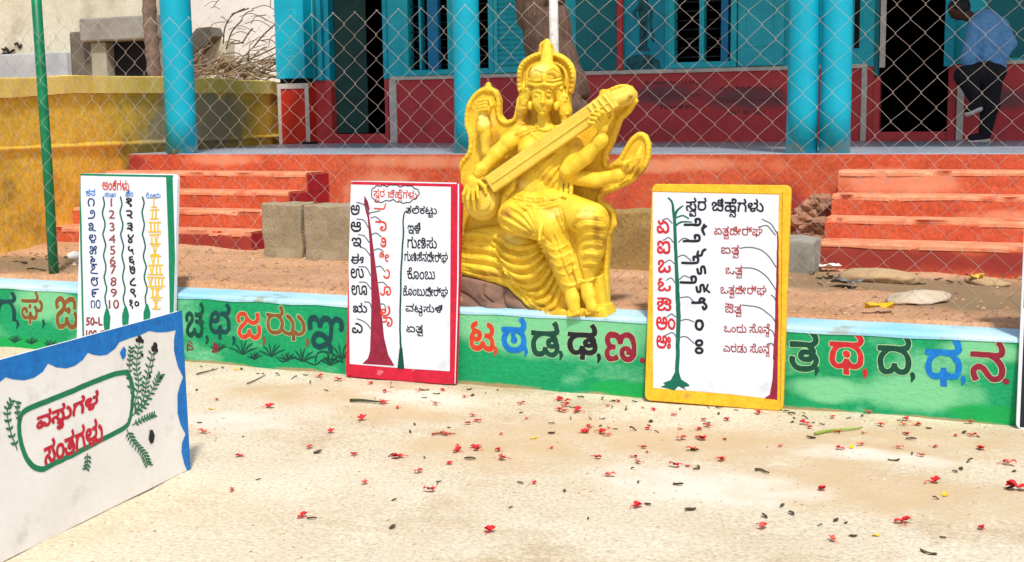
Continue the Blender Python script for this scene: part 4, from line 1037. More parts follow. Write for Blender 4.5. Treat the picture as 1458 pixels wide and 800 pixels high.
def frond(p, pts, ln, n, wd=1.0):
    P = smooth_pts(pts, 8); B4.line(p, pts, .7)
    for i in range(2, len(P), max(1, len(P) // n)):
        t = (P[i][0] - P[i - 1][0], P[i][1] - P[i - 1][1]); L = math.hypot(*t) + 1e-9; t = (t[0] / L, t[1] / L)
        for sg in (-1, 1):
            e = (P[i][0] + ln * (t[0] * .6 - sg * t[1] * .8), P[i][1] + ln * (t[1] * .6 + sg * t[0] * .8)); mid = ((P[i][0] + e[0]) / 2, (P[i][1] + e[1]) / 2)
            B4.line(p, [P[i], mid, e], [.3 * wd, 1.5 * wd, .3 * wd], 2)
def d(p):
    for pts, ln, n in (([(188, 585), (197, 550), (194, 520), (198, 488)], 8, 12), ([(190, 590), (205, 565), (208, 540), (216, 505)], 8, 9), ([(188, 592), (206, 575), (220, 548), (228, 534)], 7, 9),
                       ([(186, 560), (183, 530), (185, 510), (187, 495)], 6, 7), ([(180, 612), (190, 630), (203, 645), (210, 660)], 8, 9), ([(188, 605), (205, 596), (218, 590)], 6, 6), ([(124, 646), (124, 658), (122, 668)], 7, 4), ([(24, 640), (14, 612), (10, 585), (16, 570)], 7, 8), ([(28, 600), (24, 585), (26, 572)], 5, 4)):
        frond(p, pts, ln, n)
B.film('painted_ferns', P_LEAF, d, .002)
def d(p):
    for x, y, r in ((198, 482, 3.6), (194, 484, 2), (202, 485, 2.4), (220, 492, 4), (217, 496, 3), (222, 498, 2.6), (201, 505, 2), (212, 535, 2), (228, 537, 1.6)): B4.line(p, [(x, y), (x + 1, y + 1)], r, 0)
    B4.line(p, [(220, 500), (214, 530)], .5, 0); B4.fill(p, [(213, 612), (217, 612), (220, 620), (218, 630), (214, 632), (211, 625)])
B.film('painted_flowers', P_BLACK, d, .002)
B.film('blue_drop', P_BLUE, lambda p: B4.fill(p, [(170, 502), (176, 493), (179, 498), (178, 508), (174, 512)]), .002)
MB().box(0.02, w4 - .02, .018, .045, .02, .05).build('foot_rail', CONC, B4.root)

# board cut by the right edge of the photo
B5 = Board('dark_board', 'tall board, green above and black below, at the right end of the wall', 'sign board', (gz(1446, 611, 0)[0], gz(1446, 611, 0)[1], 0), .74, 1.17, math.radians(6.5)); B = B5
B.slabs(PANEL, None)
B.film('green_field', P_GRN, lambda p: p.polys([[(.012, .58), (.73, .58), (.73, 1.16), (.012, 1.16)]]), .004)
B.film('black_field', P_BLACK, lambda p: p.polys([[(.018, .012), (.73, .012), (.73, .72), (.018, .62)]]), .004)

# ------------------------------------------------------------------ wire fence along the back of the low wall
DF = DK + KT + .10
froot = thing('wire_fence', 'rusty white diamond wire fence on a green post behind the low wall', 'fence', (-3, DF, ZD))
mb = MB(); CW, RH = .075, .0725; s0f, nw, nr = -9.0, 146, 24
top_z = ZD - .02 + nr * RH
def fpt(i, k):
    s = s0f + i * CW; z = ZD - .02 + k * RH
    return (s + .05 * (vnoise(s * 1.1, z * 1.3, 21) - .5) + .014 * (vnoise(s * 5, z * 5, 22) - .5),
            DF + .05 * (vnoise(s * .8, z * .9, 23) - .5), z + .06 * (vnoise(s * .9, z, 24) - .5) + .014 * (vnoise(s * 6, z * 6, 25) - .5))
for i in range(nw):
    pts = []
    for k in range(nr + 1):
        a = fpt(i + (k + i) % 2, k); sg = 1 if (k + i) % 2 else -1
        pts.append((a[0] + sg * .004, a[1] + .004 * sg, a[2]))
    q = []
    for a, b in zip(pts, pts[1:]):
        q.append(a)
    q.append(pts[-1])
    mb.tube(q, .00135, 5)
mb.build('wire_mesh', STEEL, froot)
def post(px_, pz, r, m, name):
    b = gz(px_[0], px_[1], HK)
    mb = MB(); mb.tube([(b[0], DF + .05, .2), (b[0] - .0, DF + .05, 1.2), (b[0] - .02, DF + .05, 3.3)], r, 16); return mb.build(name, m, froot)
post((70, 397), 0, .034, GREENP, 'post')

# white pole behind the statue
mb = MB(); sx, _ = at(783, 40, 6.74)
mb.tube([(sx, 6.80, .40), (sx + .005, 6.80, 1.5), (sx - .012, 6.80, 3.6)], .026, 14)
mb.solo('white_pole', pm('white_pole_paint', 'e4e2de', 'd2cec6', 12, 'a59c90', 9, .62, .08, rough=.6), (sx, 6.80, .4), 'slim white painted pole rising straight behind the statue crown', 'pole')

# leaning tree behind the fence
def P3(x, y, d): s, z = at(x, y, d); return (s, d, z)
dt = 7.9
troot = thing('leaning_tree', 'leaning brown tree trunk behind the statue and the wire fence', 'tree', (at(812, 330, dt)[0], dt, ZD))
mb = MB(); cen = [(796, 400, .19), (798, 330, .165), (803, 250, .155), (806, 190, .152), (804, 130, .152), (789, 80, .155), (771, 20, .165), (757, -40, .17), (738, -120, .16), (720, -230, .14), (690, -360, .12)]
pts = [P3(x, y, dt) for x, y, _ in cen]; ps, rs = [], []
for i in range(len(pts) - 1):
    for k in range(6):
        t = k / 6; p = [pts[i][a] * (1 - t) + pts[i + 1][a] * t for a in range(3)]
        ps.append((p[0] + .018 * math.sin(i * 2 + t * 5), p[1], p[2])); rs.append((cen[i][2] * (1 - t) + cen[i + 1][2] * t) * (1 + .07 * (vnoise(i * 1.7 + t * 2, 3, 4) - .5) * 2))
mb.tube(ps, rs, 22); mb.build('trunk', BARK, troot)
mb = MB(); a = pts[7]; mb.tube([a, (a[0] + .4, a[1] + .3, a[2] + .7), (a[0] + .9, a[1] + .5, a[2] + 1.7)], [.09, .075, .05], 12)
mb.build('limb', BARK, troot)

# ------------------------------------------------------------------ school building
sroot = thing('school_building', 'blue and red school front with a raised veranda, round pillars and dark doorways', 'building', (-4.5, DV, ZD))
S_L, S_R = -8.2, 4.5
def wl_(d): return -8.27 - .22 * (d - DV) if d < 11 else -8.53 - .31 * (d - 11)          # where the side wall of the plot runs
mb = MB(); mb.plate([(S_L, DV + .004), (S_R, DV + .004), (S_R, DW + 3.6), (-10.6, DW + 3.6), (wl_(DW) + .12, DW), (wl_(11) + .12, 11)], .2, ZV - .03); mb.build('plinth', ORANGE, sroot)
mb = MB(); mb.plate([(S_L - .01, DV - .012), (S_R, DV - .012), (S_R, DW + 3.6), (-10.6, DW + 3.6), (wl_(DW) + .1, DW), (wl_(11) + .1, 11)], ZV - .028, ZV); mb.build('veranda_floor', FLOOR, sroot, bevel=.008)
mb = MB(); n = 80; v = []                         # slightly uneven painted front of the plinth
for i in range(n + 1):
    s = S_L + (S_R - S_L) * i / n
    for k in range(9):
        z = .2 + (ZV - .005 - .2) * k / 8
        v.append((s, DV - .016 - .02 * vnoise(s * 1.6, z * 2.2, 31) - .008 * vnoise(s * 6, z * 6, 32), z))
mb.add(v, [(i * 9 + k, (i + 1) * 9 + k, (i + 1) * 9 + k + 1, i * 9 + k + 1) for i in range(n) for k in range(8)], True)
mb.build('plinth_front', ORANGE, sroot)

# stairs
def stair(name, s0, s1, base, g, zs, seed):
    mb = MB(); no = MB(); sd = MB(); n = 110
    prof = [(base, .2, 0)]
    for k, z in enumerate(zs):
        d0 = base + k * g; zp = .3 if k == 0 else zs[k - 1]
        if k == 0: prof += [(d0, .36, 0), (d0, .45, 0)]
        prof += [(d0, zp + (z - zp) * .4, 0), (d0, z - .03, 0), (d0 + .002, z - .012, 1), (d0 + .014, z, 1), (d0 + .05, z, 0), (d0 + g if k < len(zs) - 1 else DV - .03, z, 0)]
    v = []; m = len(prof)
    for i in range(n + 1):
        s = s0 + (s1 - s0) * i / n
        for j, (d, z, e) in enumerate(prof):
            w = vnoise(s * 7, j * 1.3 + seed, 91); chip = max(0, vnoise(s * 9, j // 6 * 3.1 + seed, 92) - .62) * .12 * e
            v.append((s, d + .012 * (vnoise(s * 2.5, z * 5, 93 + seed) - .5) + .006 * (w - .5) + chip, z + .007 * (vnoise(s * 3, d * 4, 94 + seed) - .5) - chip * .8))
    mb.add(v, [(i * m + k, (i + 1) * m + k, (i + 1) * m + k + 1, i * m + k + 1) for i in range(n) for k in range(m - 1)])
    for i, flip in ((0, 0), (n, 1)):                       # end cheeks
        b0 = len(mb.v); mb.v += [(s1 if flip else s0, DV - .03, .2)]
        q = [i * m + k for k in range(m)] + [b0]; mb.f.append(tuple(q if flip else q[::-1])); mb.sm.append(False)
    for k, z in enumerate(zs):                             # trodden, paler treads: a thin worn coat over the tread and its lip
        d0 = base + k * g; d1 = d0 + g - .004 if k < len(zs) - 1 else DV - .045; rows = []
        for i in range(n + 1):
            s = s0 + .004 + (s1 - s0 - .008) * i / n; j0 = 3 + k * 6 + 2
            P = [v[i * m + (5 if k == 0 else 5 + 6 * k) + t] for t in (-1, 0, 1, 2)]
            lip = .010 + .016 * vnoise(s * 4, k * 2.2 + seed, 95)
            rows += [(s, P[1][1] - .006, P[1][2] - lip), (s, P[1][1] - .005, P[1][2] + .002), (s, P[2][1], P[2][2] + .005), (s, P[3][1], P[3][2] + .005), (s, d1, z + .006)]
        no.add(rows, [(i * 5 + c, (i + 1) * 5 + c, (i + 1) * 5 + c + 1, i * 5 + c + 1) for i in range(n) for c in range(4)])
        sd.box(s1 + .001, s1 + .006, d0 + .016, DV - .03, .2 if k == 0 else zs[k - 1] - .02, z - .014)  # darker red sheets, on the right-hand ends only
    o = mb.build(name, ORANGE, sroot); no.build('worn_tread', NOSE, o); sd.build('dark_side', RISERD, o)
    return o
stair('staircase', -8.75, -5.97, 8.56, .29, [.60, .745, .895, 1.045], 1)
stair('staircase', -1.42, .62, 8.68, .285, [.634, .775, .922, 1.085], 5)

soft_patch(ORANGE, 0, 2, [(a_, z_, ra_, rb_) for a_, z_, ra_, rb_ in ((-1.9, .06, .7, .10), (-1.2, .03, .4, .07), (3.4, .07, .9, .10), (4.6, .08, .6, .09), (2.55, .3, .3, .25), (-3.7, .66, .35, .09), (.9, .12, 1.2, .10))], '93352c', ns=5, amp=2.2, lo=.1, hi=1.5)
soft_patch(ORANGE, 0, 2, [(a_, z_, ra_, rb_) for a_, z_, ra_, rb_ in ((-.4, .68, .9, .06), (1.7, .66, .8, .06), (-.9, .4, .4, .2), (3.5, .55, .5, .10), (4.4, .33, .4, .06), (-2.6, .70, .5, .06))], 'd98a66', ns=6, amp=2.4, lo=-.1, hi=1.5)
# pillars
def pillar(x0, x1, d=DV + .13):
    a, b = at(x0, 200, d)[0], at(x1, 200, d)[0]; c, r = (a + b) / 2, (b - a) / 2 * 1.0
    mb = MB(); mb.tube([(c + .004 * math.sin(i), d, ZV - .02 + i * .372) for i in range(11)], [r * (1.03 if i == 0 else 1) for i in range(11)], 32)
    return mb.build('pillar', CYAN, sroot)
pillar(241, 276); pillar(649, 683); pillar(1119.5, 1163.5); pillar(1166.5, 1210)
a = at(1420, 200, DV + .13)[0]
soft_patch(CYAN, 0, 2, [(at(x_, 212, DV)[0] + 4.5, z_ - ZD, .09, h__) for x_, z_, h__ in ((250, 1.22, .05), (270, 1.25, .04), (655, 1.22, .05), (1130, 1.23, .06), (1180, 1.22, .05), (1200, 1.24, .07))], '86a79c', ns=14, amp=2.6, lo=-.5, hi=1.4)
# unseen veranda roof, its left end cut short so sun reaches the pier
RL = -9.5
MB().box(-8.15, S_R, DV - .1, DW + 4, 5.0, 5.17).build('unseen_roof', WHITEW, sroot, bevel=.02)
MB().box(-8.1, S_R, DV - .02, DV + .24, 4.7, 4.998).build('unseen_roof_beam', CYAN, sroot, bevel=.01)

def ws(x): return at(x, 160, DW)[0]
def wz(x, y): return at(x, y, DW)[1]
ZS = 2.025; ZT = 4.995
DA, DB = DW, DW + .25
# solid wall pieces round the openings: (s0, s1, z0, z1)
D1a, D1b = ws(466), ws(554); D2a, D2b = ws(1243), ws(1356)
W1a, W1b = ws(579), ws(706); W2a, W2b = ws(953), ws(1049)
WZ1 = ZS + .03
up = MB(); lo = MB()
for s0, s1 in ((RL + .05, D1a), (D1b, D2a), (D2b, S_R)): lo.box(s0, s1, DA, DB, ZV + .001, ZS)
for s0, s1 in ((RL + .05, D1a), (D1b, W1a), (W1b, W2a), (W2b, D2a), (D2b, S_R)): up.box(s0, s1, DA, DB, ZS, ZT)
for s0, s1 in ((W1a, W1b), (W2a, W2b)): up.box(s0, s1, DA, DB, 3.5, ZT)
for s0, s1 in ((D1a, D1b), (D2a, D2b)): up.box(s0, s1, DA, DB, 3.35, ZT)
soft_patch(MAROON, 0, 2, [(ws(x_) + 4.5, wz(x_, y_) - ZD, ra_, .13) for x_, y_, ra_ in ((950, 135, .45), (1065, 140, .5), (1420, 140, .4))], '7c4c50', ns=5, amp=2.2, lo=0, hi=1.6)
lo.build('dado', MAROON, sroot); up.build('wall', TEAL, sroot)
# classrooms behind the doors and windows, painted near-black in place of dimness
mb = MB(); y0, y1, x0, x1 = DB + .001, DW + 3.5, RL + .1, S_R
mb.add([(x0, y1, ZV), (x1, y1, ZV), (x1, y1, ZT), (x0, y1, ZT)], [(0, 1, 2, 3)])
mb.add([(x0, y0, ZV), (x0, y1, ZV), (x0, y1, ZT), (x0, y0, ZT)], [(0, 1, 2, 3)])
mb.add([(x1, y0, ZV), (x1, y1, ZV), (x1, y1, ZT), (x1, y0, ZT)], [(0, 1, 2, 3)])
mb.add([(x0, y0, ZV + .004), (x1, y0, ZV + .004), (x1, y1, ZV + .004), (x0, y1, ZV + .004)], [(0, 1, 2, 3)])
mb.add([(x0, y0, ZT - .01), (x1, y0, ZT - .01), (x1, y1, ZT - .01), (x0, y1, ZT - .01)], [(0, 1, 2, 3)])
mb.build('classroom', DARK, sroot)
# white line on top of the dado, white strips beside the doors
mb = MB()
for s0, s1 in ((D1b + .03, D2a - .16),): mb.box(s0, s1, DA - .03, DA - .001, ZS - .018, ZS + .028)
for x0, x1 in ((556, 566), (1226, 1234), (1362, 1372)): mb.box(ws(x0), ws(x1), DA - .028, DA - .001, ZV + .002, ZS - .019)
mb.box(ws(1215), ws(1234), DA - .029, DA - .001, ZS - .017, ZS + .027); mb.box(ws(1373), S_R, DA - .028, DA - .001, ZS - .018, ZS + .02)
mb.build('dado_edging', WHITE, sroot, bevel=.004)
# end pier, bright in the sun
s0, s1 = ws(406), ws(450); DP = DA - .16
o = MB().box(s0, s1, DP, DA - .001, ZV + .002, ZS - .03).build('end_pier', REDP, sroot, bevel=.006)
mb = MB(); mb.box(s0 - .002, s1 + .002, DP - .012, DP - .001, ZS - .10, ZS - .03); mb.box(s0, s0 + .05, DP - .012, DP - .001, ZV + .002, ZS - .101); mb.box(s1 - .06, s1, DP - .012, DP - .001, ZV + .002, ZS - .101)
mb.build('edging', WHITE, o, bevel=.003)
MB().box(s0 + .02, s1 - .02, DP - .05, DA - .002, ZS + .03, 4.2).build('upper_panel', CYAN, o, bevel=.008)
MB().box(s0 + .03, s1 - .03, DP + .02, DA - .002, ZS - .03, ZS + .03).build('gap_shade', DARK, o)
p = Paint(s0 + .03, ZS + .05, s1 - .03, 3.2, h=.006); r7 = random.Random(4)
for r_ in range(11):
    y = 6 + r_ * 9.5 + r7.uniform(-2, 2)
    pts = [(409 + k * 1.6, y + r7.uniform(-1.5, 1.5)) for k in range(r7.randint(3, 8))]
    p.stroke([at(*q, DP - .05) for q in pts], .004)
p.build('faded_marks', pm('faded_marks_paint', '5fb6a4', rough=.7), o, lambda a, b: (a, DP - .0525, b))
# posts, jambs
def strip(x0, x1, m, z0, z1, nm, pr=.04, par=None, bev=.006):
    return MB().box(ws(x0), ws(x1), DA - pr, DA - .0015, z0, z1).build(nm, m, par or sroot, bevel=bev)
strip(451, 457, TEALD, ZS, 3.6, 'jamb', .03); strip(458, 464, CYAN, ZS + .004, 3.6, 'jamb', .06)
strip(880, 888, MAROON, ZS + .03, 3.9, 'wooden_post', .05)
strip(821, 879, TEALD, ZS + .032, 3.7, 'dark_board', .02)
# doors: frame, leaf, threshold
dd = MB().box(D1a, D1a + .07, DA - .02, DA + .12, ZS, 3.35).box(D1b - .06, D1b, DA - .02, DA + .12, ZS, 3.35).box(D1a + .071, D1b - .061, DA - .02, DA + .12, 3.28, 3.35).build('door_frame', CYAN, sroot, bevel=.006)
MB().box(D1a, D1a + .08, DA - .021, DA + .12, ZV, ZS - .002).box(D1b - .05, D1b, DA - .021, DA + .12, ZV, ZS - .002).box(D1a + .081, D1b - .051, DA - .02, DA + .13, ZV + .001, ZV + .12).build('threshold', MAROON, dd, bevel=.005)
lf = MB(); a0 = math.radians(62); L_ = .36
def leaf(s_h, sg, ln, z0, z1, th, m, nm, par):
    mb = MB(); c, s_ = math.cos(th) * sg, math.sin(th)
    def q(a, t): return (s_h + a * c - t * s_, DA + .1 + a * s_ + t * c * 1)
    P = [q(0, 0), q(ln, 0), q(ln, .035), q(0, .035)]
    mb.plate(P if sg > 0 else P[::-1], z0, z1); return mb.build(nm, m, par, bevel=.004)
leaf(D1a + .08, 1, .42, ZV + .13, 3.26, math.radians(25), pm('dark_green_door', '1f4f48', '183f3a', 3, rough=.6), 'door_leaf', dd)
dd2 = MB().box(D2a, D2a + .05, DA - .02, DA + .12, ZS - .1, 3.35).box(D2b - .06, D2b, DA - .02, DA + .12, ZS, 3.35).box(D2a + .051, D2b - .061, DA - .02, DA + .12, 3.28, 3.35).build('door_frame', TEALD, sroot, bevel=.006)
MB().box(D2a, D2a + .07, DA - .02, DA + .12, ZV, ZS - .12).box(D2b - .05, D2b + .03, DA - .034, DA + .12, ZV, ZS - .002).box(D2a + .071, D2b - .051, DA - .02, DA + .13, ZV + .001, ZV + .10).build('threshold', MAROON, dd2, bevel=.005)
MB().box(ws(1251), ws(1259), DA - .045, DA - .021, ZS - .02, 3.3).build('door_edge', WHITE, dd2, bevel=.004)
MB().box(ws(1343), ws(1357), DA - .16, DA - .04, ZS - .03, 3.3).build('door_leaf', CYAN, dd2, bevel=.006)
# windows with bars, mullions and shutters
def window(s0, s1, mull, nm='window'):
    z0, z1 = ZS + .03, 3.5
    f = MB().box(s0, s0 + .07, DA - .05, DA + .1, z0, z1).box(s1 - .07, s1, DA - .05, DA + .1, z0, z1).box(s0 + .071, s1 - .071, DA - .05, DA + .1, z0, z0 + .07).box(s0 + .071, s1 - .071, DA - .05, DA + .1, z1 - .07, z1)
    f = f.build(nm, TEAL, sroot, bevel=.006)
    mb = MB()
    for a, b in mull: mb.box(a, b, DA - .045, DA + .08, z0 + .071, z1 - .071)
    mb.build('mullion', TEAL, f, bevel=.005)
    g = MB(); z = z0 + .13
    while z < z1 - .1:
        g.tube([(s0 + .03, DA + .04, z), (s1 - .03, DA + .04, z)], .008, 6); z += .105
    g.build('bars', IRON, f); return f
w1 = window(W1a, W1b, [(ws(601), ws(604)), (ws(641), ws(652))])
MB().box(ws(614), ws(629), DA - .065, DA + .02, ZS + .10, 3.42).build('shutter', pm('blue_shutter_paint', '1583b4', '12729c', 4, rough=.5), w1, bevel=.005)
MB().box(W1b - .001 - .30, W1b - .26, DA - .03, DA + .02, ZS + .1, 3.42).build('shutter_edge', TEALD, w1)
def louvre(x0, x1, m, nm):
    s0, s1 = ws(x0), ws(x1); z0, z1 = ZS + .035, 3.5
    o = MB().box(s0, s0 + .05, DA - .06, DA - .002, z0, z1).box(s1 - .05, s1, DA - .06, DA - .002, z0, z1).box(s0 + .051, s1 - .051, DA - .06, DA - .002, z0, z0 + .07).box(s0 + .051, s1 - .051, DA - .06, DA - .002, z1 - .07, z1).box(s0 + .052, s1 - .052, DA - .02, DA - .003, z0 + .071, z1 - .071).build(nm, m, sroot, bevel=.004)
    sl_ = MB(); z = z0 + .10
    while z < z1 - .12:
        sl_.add([(s0 + .052, DA - .022, z + .045), (s1 - .052, DA - .022, z + .045), (s1 - .052, DA - .055, z), (s0 + .052, DA - .055, z)], [(3, 2, 1, 0)]); z += .062
    sl_.build('slats', m, o); return o
TS = pm('teal_shutter_paint', '34c2d0', '28b0c0', 3, rough=.5, bump=.1)
louvre(707, 757, TS, 'shutter')
w2 = window(W2a, W2b, [(ws(996), ws(1003))])
MB().box(ws(1027), ws(1037), DA - .06, DA + .03, ZS + .1, 3.42).build('shutter', pm('blue_shutter_paint', '1583b4'), w2, bevel=.005)
s0, s1 = ws(1051), ws(1116)
o = MB().box(s0, s1, DA - .06, DA - .002, ZS + .035, 3.5).build('shutter', TS, sroot, bevel=.006)
MB().box(s0 + .10, s1 - .12, DA - .072, DA - .061, ZS + .25, 3.2).build('inset_panel', TS, o, bevel=.008)
MB().box(ws(1214), ws(1221), DA - .012, DA - .002, ZS + .2, 3.6).build('slot_shade', DARK, sroot)
MB().box(ws(1400), S_R - .1, DA - .012, DA - .002, ZS + .05, 3.8).build('dark_board', TEALD, sroot)
# painted figure on the blue panel
strip(889, 946, pm('mural_panel_paint', '129cb4', '0f8ea6', 3, rough=.6), ZS + .032, 3.8, 'mural_panel', .012)
p = Paint(ws(889), ZS + .04, ws(946), 3.3, h=.008)
def mq(*pts): return [at(*q, DA - .014) for q in pts]
p.stroke(mq((916, 2), (915, 12), (917, 28)), .055); p.stroke(mq((916, -10), (916, -7)), .05); p.stroke(mq((911, 8), (903, 18), (906, 27)), .02); p.stroke(mq((921, 8), (928, 16), (926, 30), (930, 58)), .018)
p.stroke(mq((914, 30), (913, 45), (914, 68)), .026); p.stroke(mq((919, 30), (919, 48), (919, 68)), .026); p.stroke(mq((910, 70), (923, 71)), .02)
p.polys([mq((890, 100), (892, 84), (905, 78), (925, 77), (938, 86), (942, 101), (915, 104))])
p.build('mural_figure', pm('mural_dark_paint', '1c5560', '2b6e74', 22, '0f3a42', 16, .5, .1, rough=.7), sroot, lambda a, b: (a, DA - .0145, b))
# worn, unreadable inscriptions on the dado
p = Paint(ws(890), ZV, ws(1118), ZS, h=.008); r7 = random.Random(9)
for y0, xs in ((118, (918, 1000)), (126, (1025, 1095)), (136, (915, 995)), (143, (1020, 1110)), (152, (940, 990)), (160, (1035, 1090))):
    x = xs[0]
    while x < xs[1]:
        w_ = r7.uniform(2.5, 5); p.stroke(mq(*[(x + w_ * r7.random(), y0 + r7.uniform(-2.6, 2.6)) for _ in range(4)]), .009); x += w_ + r7.uniform(.8, 2.4)
p.build('worn_inscription', pm('inscription_paint', '8c474a', '7c3c40', 9, rough=.8), sroot, lambda a, b: (a, DA - .003, b))

# ------------------------------------------------------------------ cement blocks, stones and scraps on the earth
def block(x0, x1, y0, y1, d, th, label, name='cement_block', m=STONE, yaw=0, seed=0):
    a, z1 = at(x0, y0, d); b, _ = at(x1, y1, d); _, z0 = at((x0 + x1) / 2, y1, d); r = random.Random(seed)
    bm = bmesh.new(); bmesh.ops.create_cube(bm, size=1)
    for v in bm.verts: v.co.x *= (b - a); v.co.y *= th; v.co.z *= (z1 - z0 + .08)
    bmesh.ops.subdivide_edges(bm, edges=bm.edges[:], cuts=7, use_grid_fill=True)
    for v in bm.verts:
        k = .022; v.co.x += k * (vnoise(v.co.y * 9 + seed, v.co.z * 9, 41) - .5); v.co.y += k * (vnoise(v.co.x * 9 + seed, v.co.z * 9, 42) - .5); v.co.z += k * (vnoise(v.co.x * 9 + seed, v.co.y * 9, 43) - .5)
    me = bpy.data.meshes.new(name); bm.to_mesh(me); bm.free(); me.materials.append(m)
    o = bpy.data.objects.new(name, me); COL.objects.link(o)
    bv = o.modifiers.new('soft edge', 'BEVEL'); bv.width = .015; bv.segments = 2; bv.limit_method = 'ANGLE'; bv.angle_limit = math.radians(50)
    o.location = fw_((a + b) / 2, d + th / 2, (z0 - .08 + z1) / 2); o.rotation_euler = (0, 0, -TH + yaw)
    return setp(o, label, 'block')
block(371, 429, 289, 359, 8.30, .22, 'rough grey cement block standing directly at the foot of the left steps', seed=1)
block(431, 500, 291, 362, 8.24, .22, 'rough grey cement block partly behind the red bordered board', seed=2)
block(862, 935, 300, 384, 8.1, .2, 'yellowish brown cement block between the statue and the yellow bordered board', m=pm('dusty_block', 'a58a52', '94794a', 5, '84703f', 4, .6, .12, rough=.95, bump=.5, bsc=30, spk=.3), seed=3)
block(1108, 1159, 341, 388, 8.3, .3, 'smooth grey cement block beside the right steps and the broken plinth', m=CONC, seed=4)

def stone(x, y, r, name, label, cat, m, zz=None, fl=.5, seed=0, group=None, el=1.0):
    s, d = gz(x, y, ZD if zz is None else zz)
    bm = bmesh.new(); bmesh.ops.create_icosphere(bm, subdivisions=3, radius=1)
    for v in bm.verts:
        n = 1 + .35 * (vnoise(v.co.x * 1.7 + seed * 3, v.co.y * 1.7 + v.co.z * 2.1, 51) - .5) + .18 * (vnoise(v.co.x * 4 + seed, v.co.y * 4 + v.co.z * 4, 52) - .5)
        v.co = Vector((v.co.x * r * n * el, v.co.y * r * n, v.co.z * r * fl * n))
    me = bpy.data.meshes.new(name); bm.to_mesh(me); bm.free(); me.materials.append(m); me.polygons.foreach_set('use_smooth', [True] * len(me.polygons))
    o = bpy.data.objects.new(name, me); COL.objects.link(o)
    z = (z_earth(s, d) if zz is None else zz)
    o.location = fw_(s, d, z + r * fl * .25); o.rotation_euler = (0, 0, seed * 1.3)
    return setp(o, label, cat, group)
BRKN = pm('broken_masonry', 'b08468', '96705a', 7, 'c05a38', 5, .6, .1, rough=.98, bump=.6, bsc=30, spk=.3)
PALEST = pm('pale_stone', 'c4a67e', 'b4956c', 6, rough=.95, bump=.5, spk=.25)
stone(1248, 402, .19, 'flat_stone', 'large flat pale brown stone lying before the right steps', 'stone', PALEST, fl=.3, seed=2, el=1.3)
stone(1310, 428, .15, 'flat_stone', 'low whitish stone half sunk in the earth near the right steps', 'stone', pm('whitish_stone', 'd8c8b0', 'c2ae92', 7, rough=.95, bump=.4), fl=.22, seed=3, el=1.7)
stone(1405, 405, .09, 'flat_stone', 'narrow tan stone at the far right of the earth strip', 'stone', PALEST, fl=.35, seed=4, el=1.6)
stone(106, 372, .05, 'white_pebble', 'small bright white pebble beside the number chart', 'stone', WHITEW, fl=.8, seed=5)
mb = MB(); rb = random.Random(17)
for i in range(110):
    x, y = rb.uniform(1136, 1172), rb.uniform(283, 372)
    if x < 1150 and y < 300: continue
    r = rb.uniform(.025, .07); s, z = at(x, y, DV - .1); bm = bmesh.new(); bmesh.ops.create_icosphere(bm, subdivisions=2, radius=r)
    f3 = [rb.uniform(.7, 1.4) for _ in range(3)]
    vs = [(s + v.co.x * f3[0] * rb.uniform(.8, 1.2), DV - .03 - rb.uniform(0, .02) + v.co.y * f3[1] * rb.uniform(.8, 1.2), z + v.co.z * f3[2] * .8 * rb.uniform(.8, 1.2)) for v in bm.verts]
    mb.add(vs, [tuple(v.index for v in f.verts) for f in bm.faces]); bm.free()
mb.build('broken_corner', BRKN, sroot)
MB().box(ws(455), ws(470), DA - .5, DA - .32, ZV, ZV + .03).solo('shoes_mat', P_BLACK, (ws(462), DA - .4, ZV), 'flat black rag on the veranda floor by the left door', 'rag', bevel=.01)
def scrap(x, y, w, h_, name, label, cat, m, rot, seed):
    s, d = gz(x, y, ZD + .03); mb = MB(); n = 6; v = []
    for j in range(n + 1):
        for i in range(n + 1):
            a, b = (i / n - .5) * w, (j / n - .5) * h_
            v.append((s + a * math.cos(rot) - b * math.sin(rot), d + a * math.sin(rot) + b * math.cos(rot), z_earth(s, d) + .02 + .05 * vnoise(i * .7 + seed, j * .7, 71)))
    mb.add(v, [(j * (n + 1) + i, j * (n + 1) + i + 1, (j + 1) * (n + 1) + i + 1, (j + 1) * (n + 1) + i) for j in range(n) for i in range(n)], True)
    o = mb.solo(name, m, (s, d, ZD), label, cat); so_ = o.modifiers.new('thickness', 'SOLIDIFY'); so_.thickness = .003; return o
scrap(1178, 380, .17, .12, 'paper_scrap', 'crumpled white paper scrap at the corner of the right steps', 'paper', WHITEW, .3, 1)
scrap(1207, 405, .16, .14, 'plastic_wrapper', 'dark grey crumpled wrapper lying before the right steps', 'wrapper', pm('grey_wrapper', '8b8984', '3f3f42', 18, rough=.35), -.4, 2)
scrap(1252, 436, .15, .09, 'yellow_leaf', 'bright yellow fallen leaf on the brown earth behind the low wall', 'leaf', pm('yellow_leaf_blade', 'eec21c', 'd9a818', 8, rough=.6), .1, 3)
scrap(1390, 398, .08, .05, 'dry_leaf', 'small yellowish dry leaf near the far right of the earth strip', 'leaf', pm('dry_yellow_leaf', 'd8b04a', rough=.7), .5, 4)

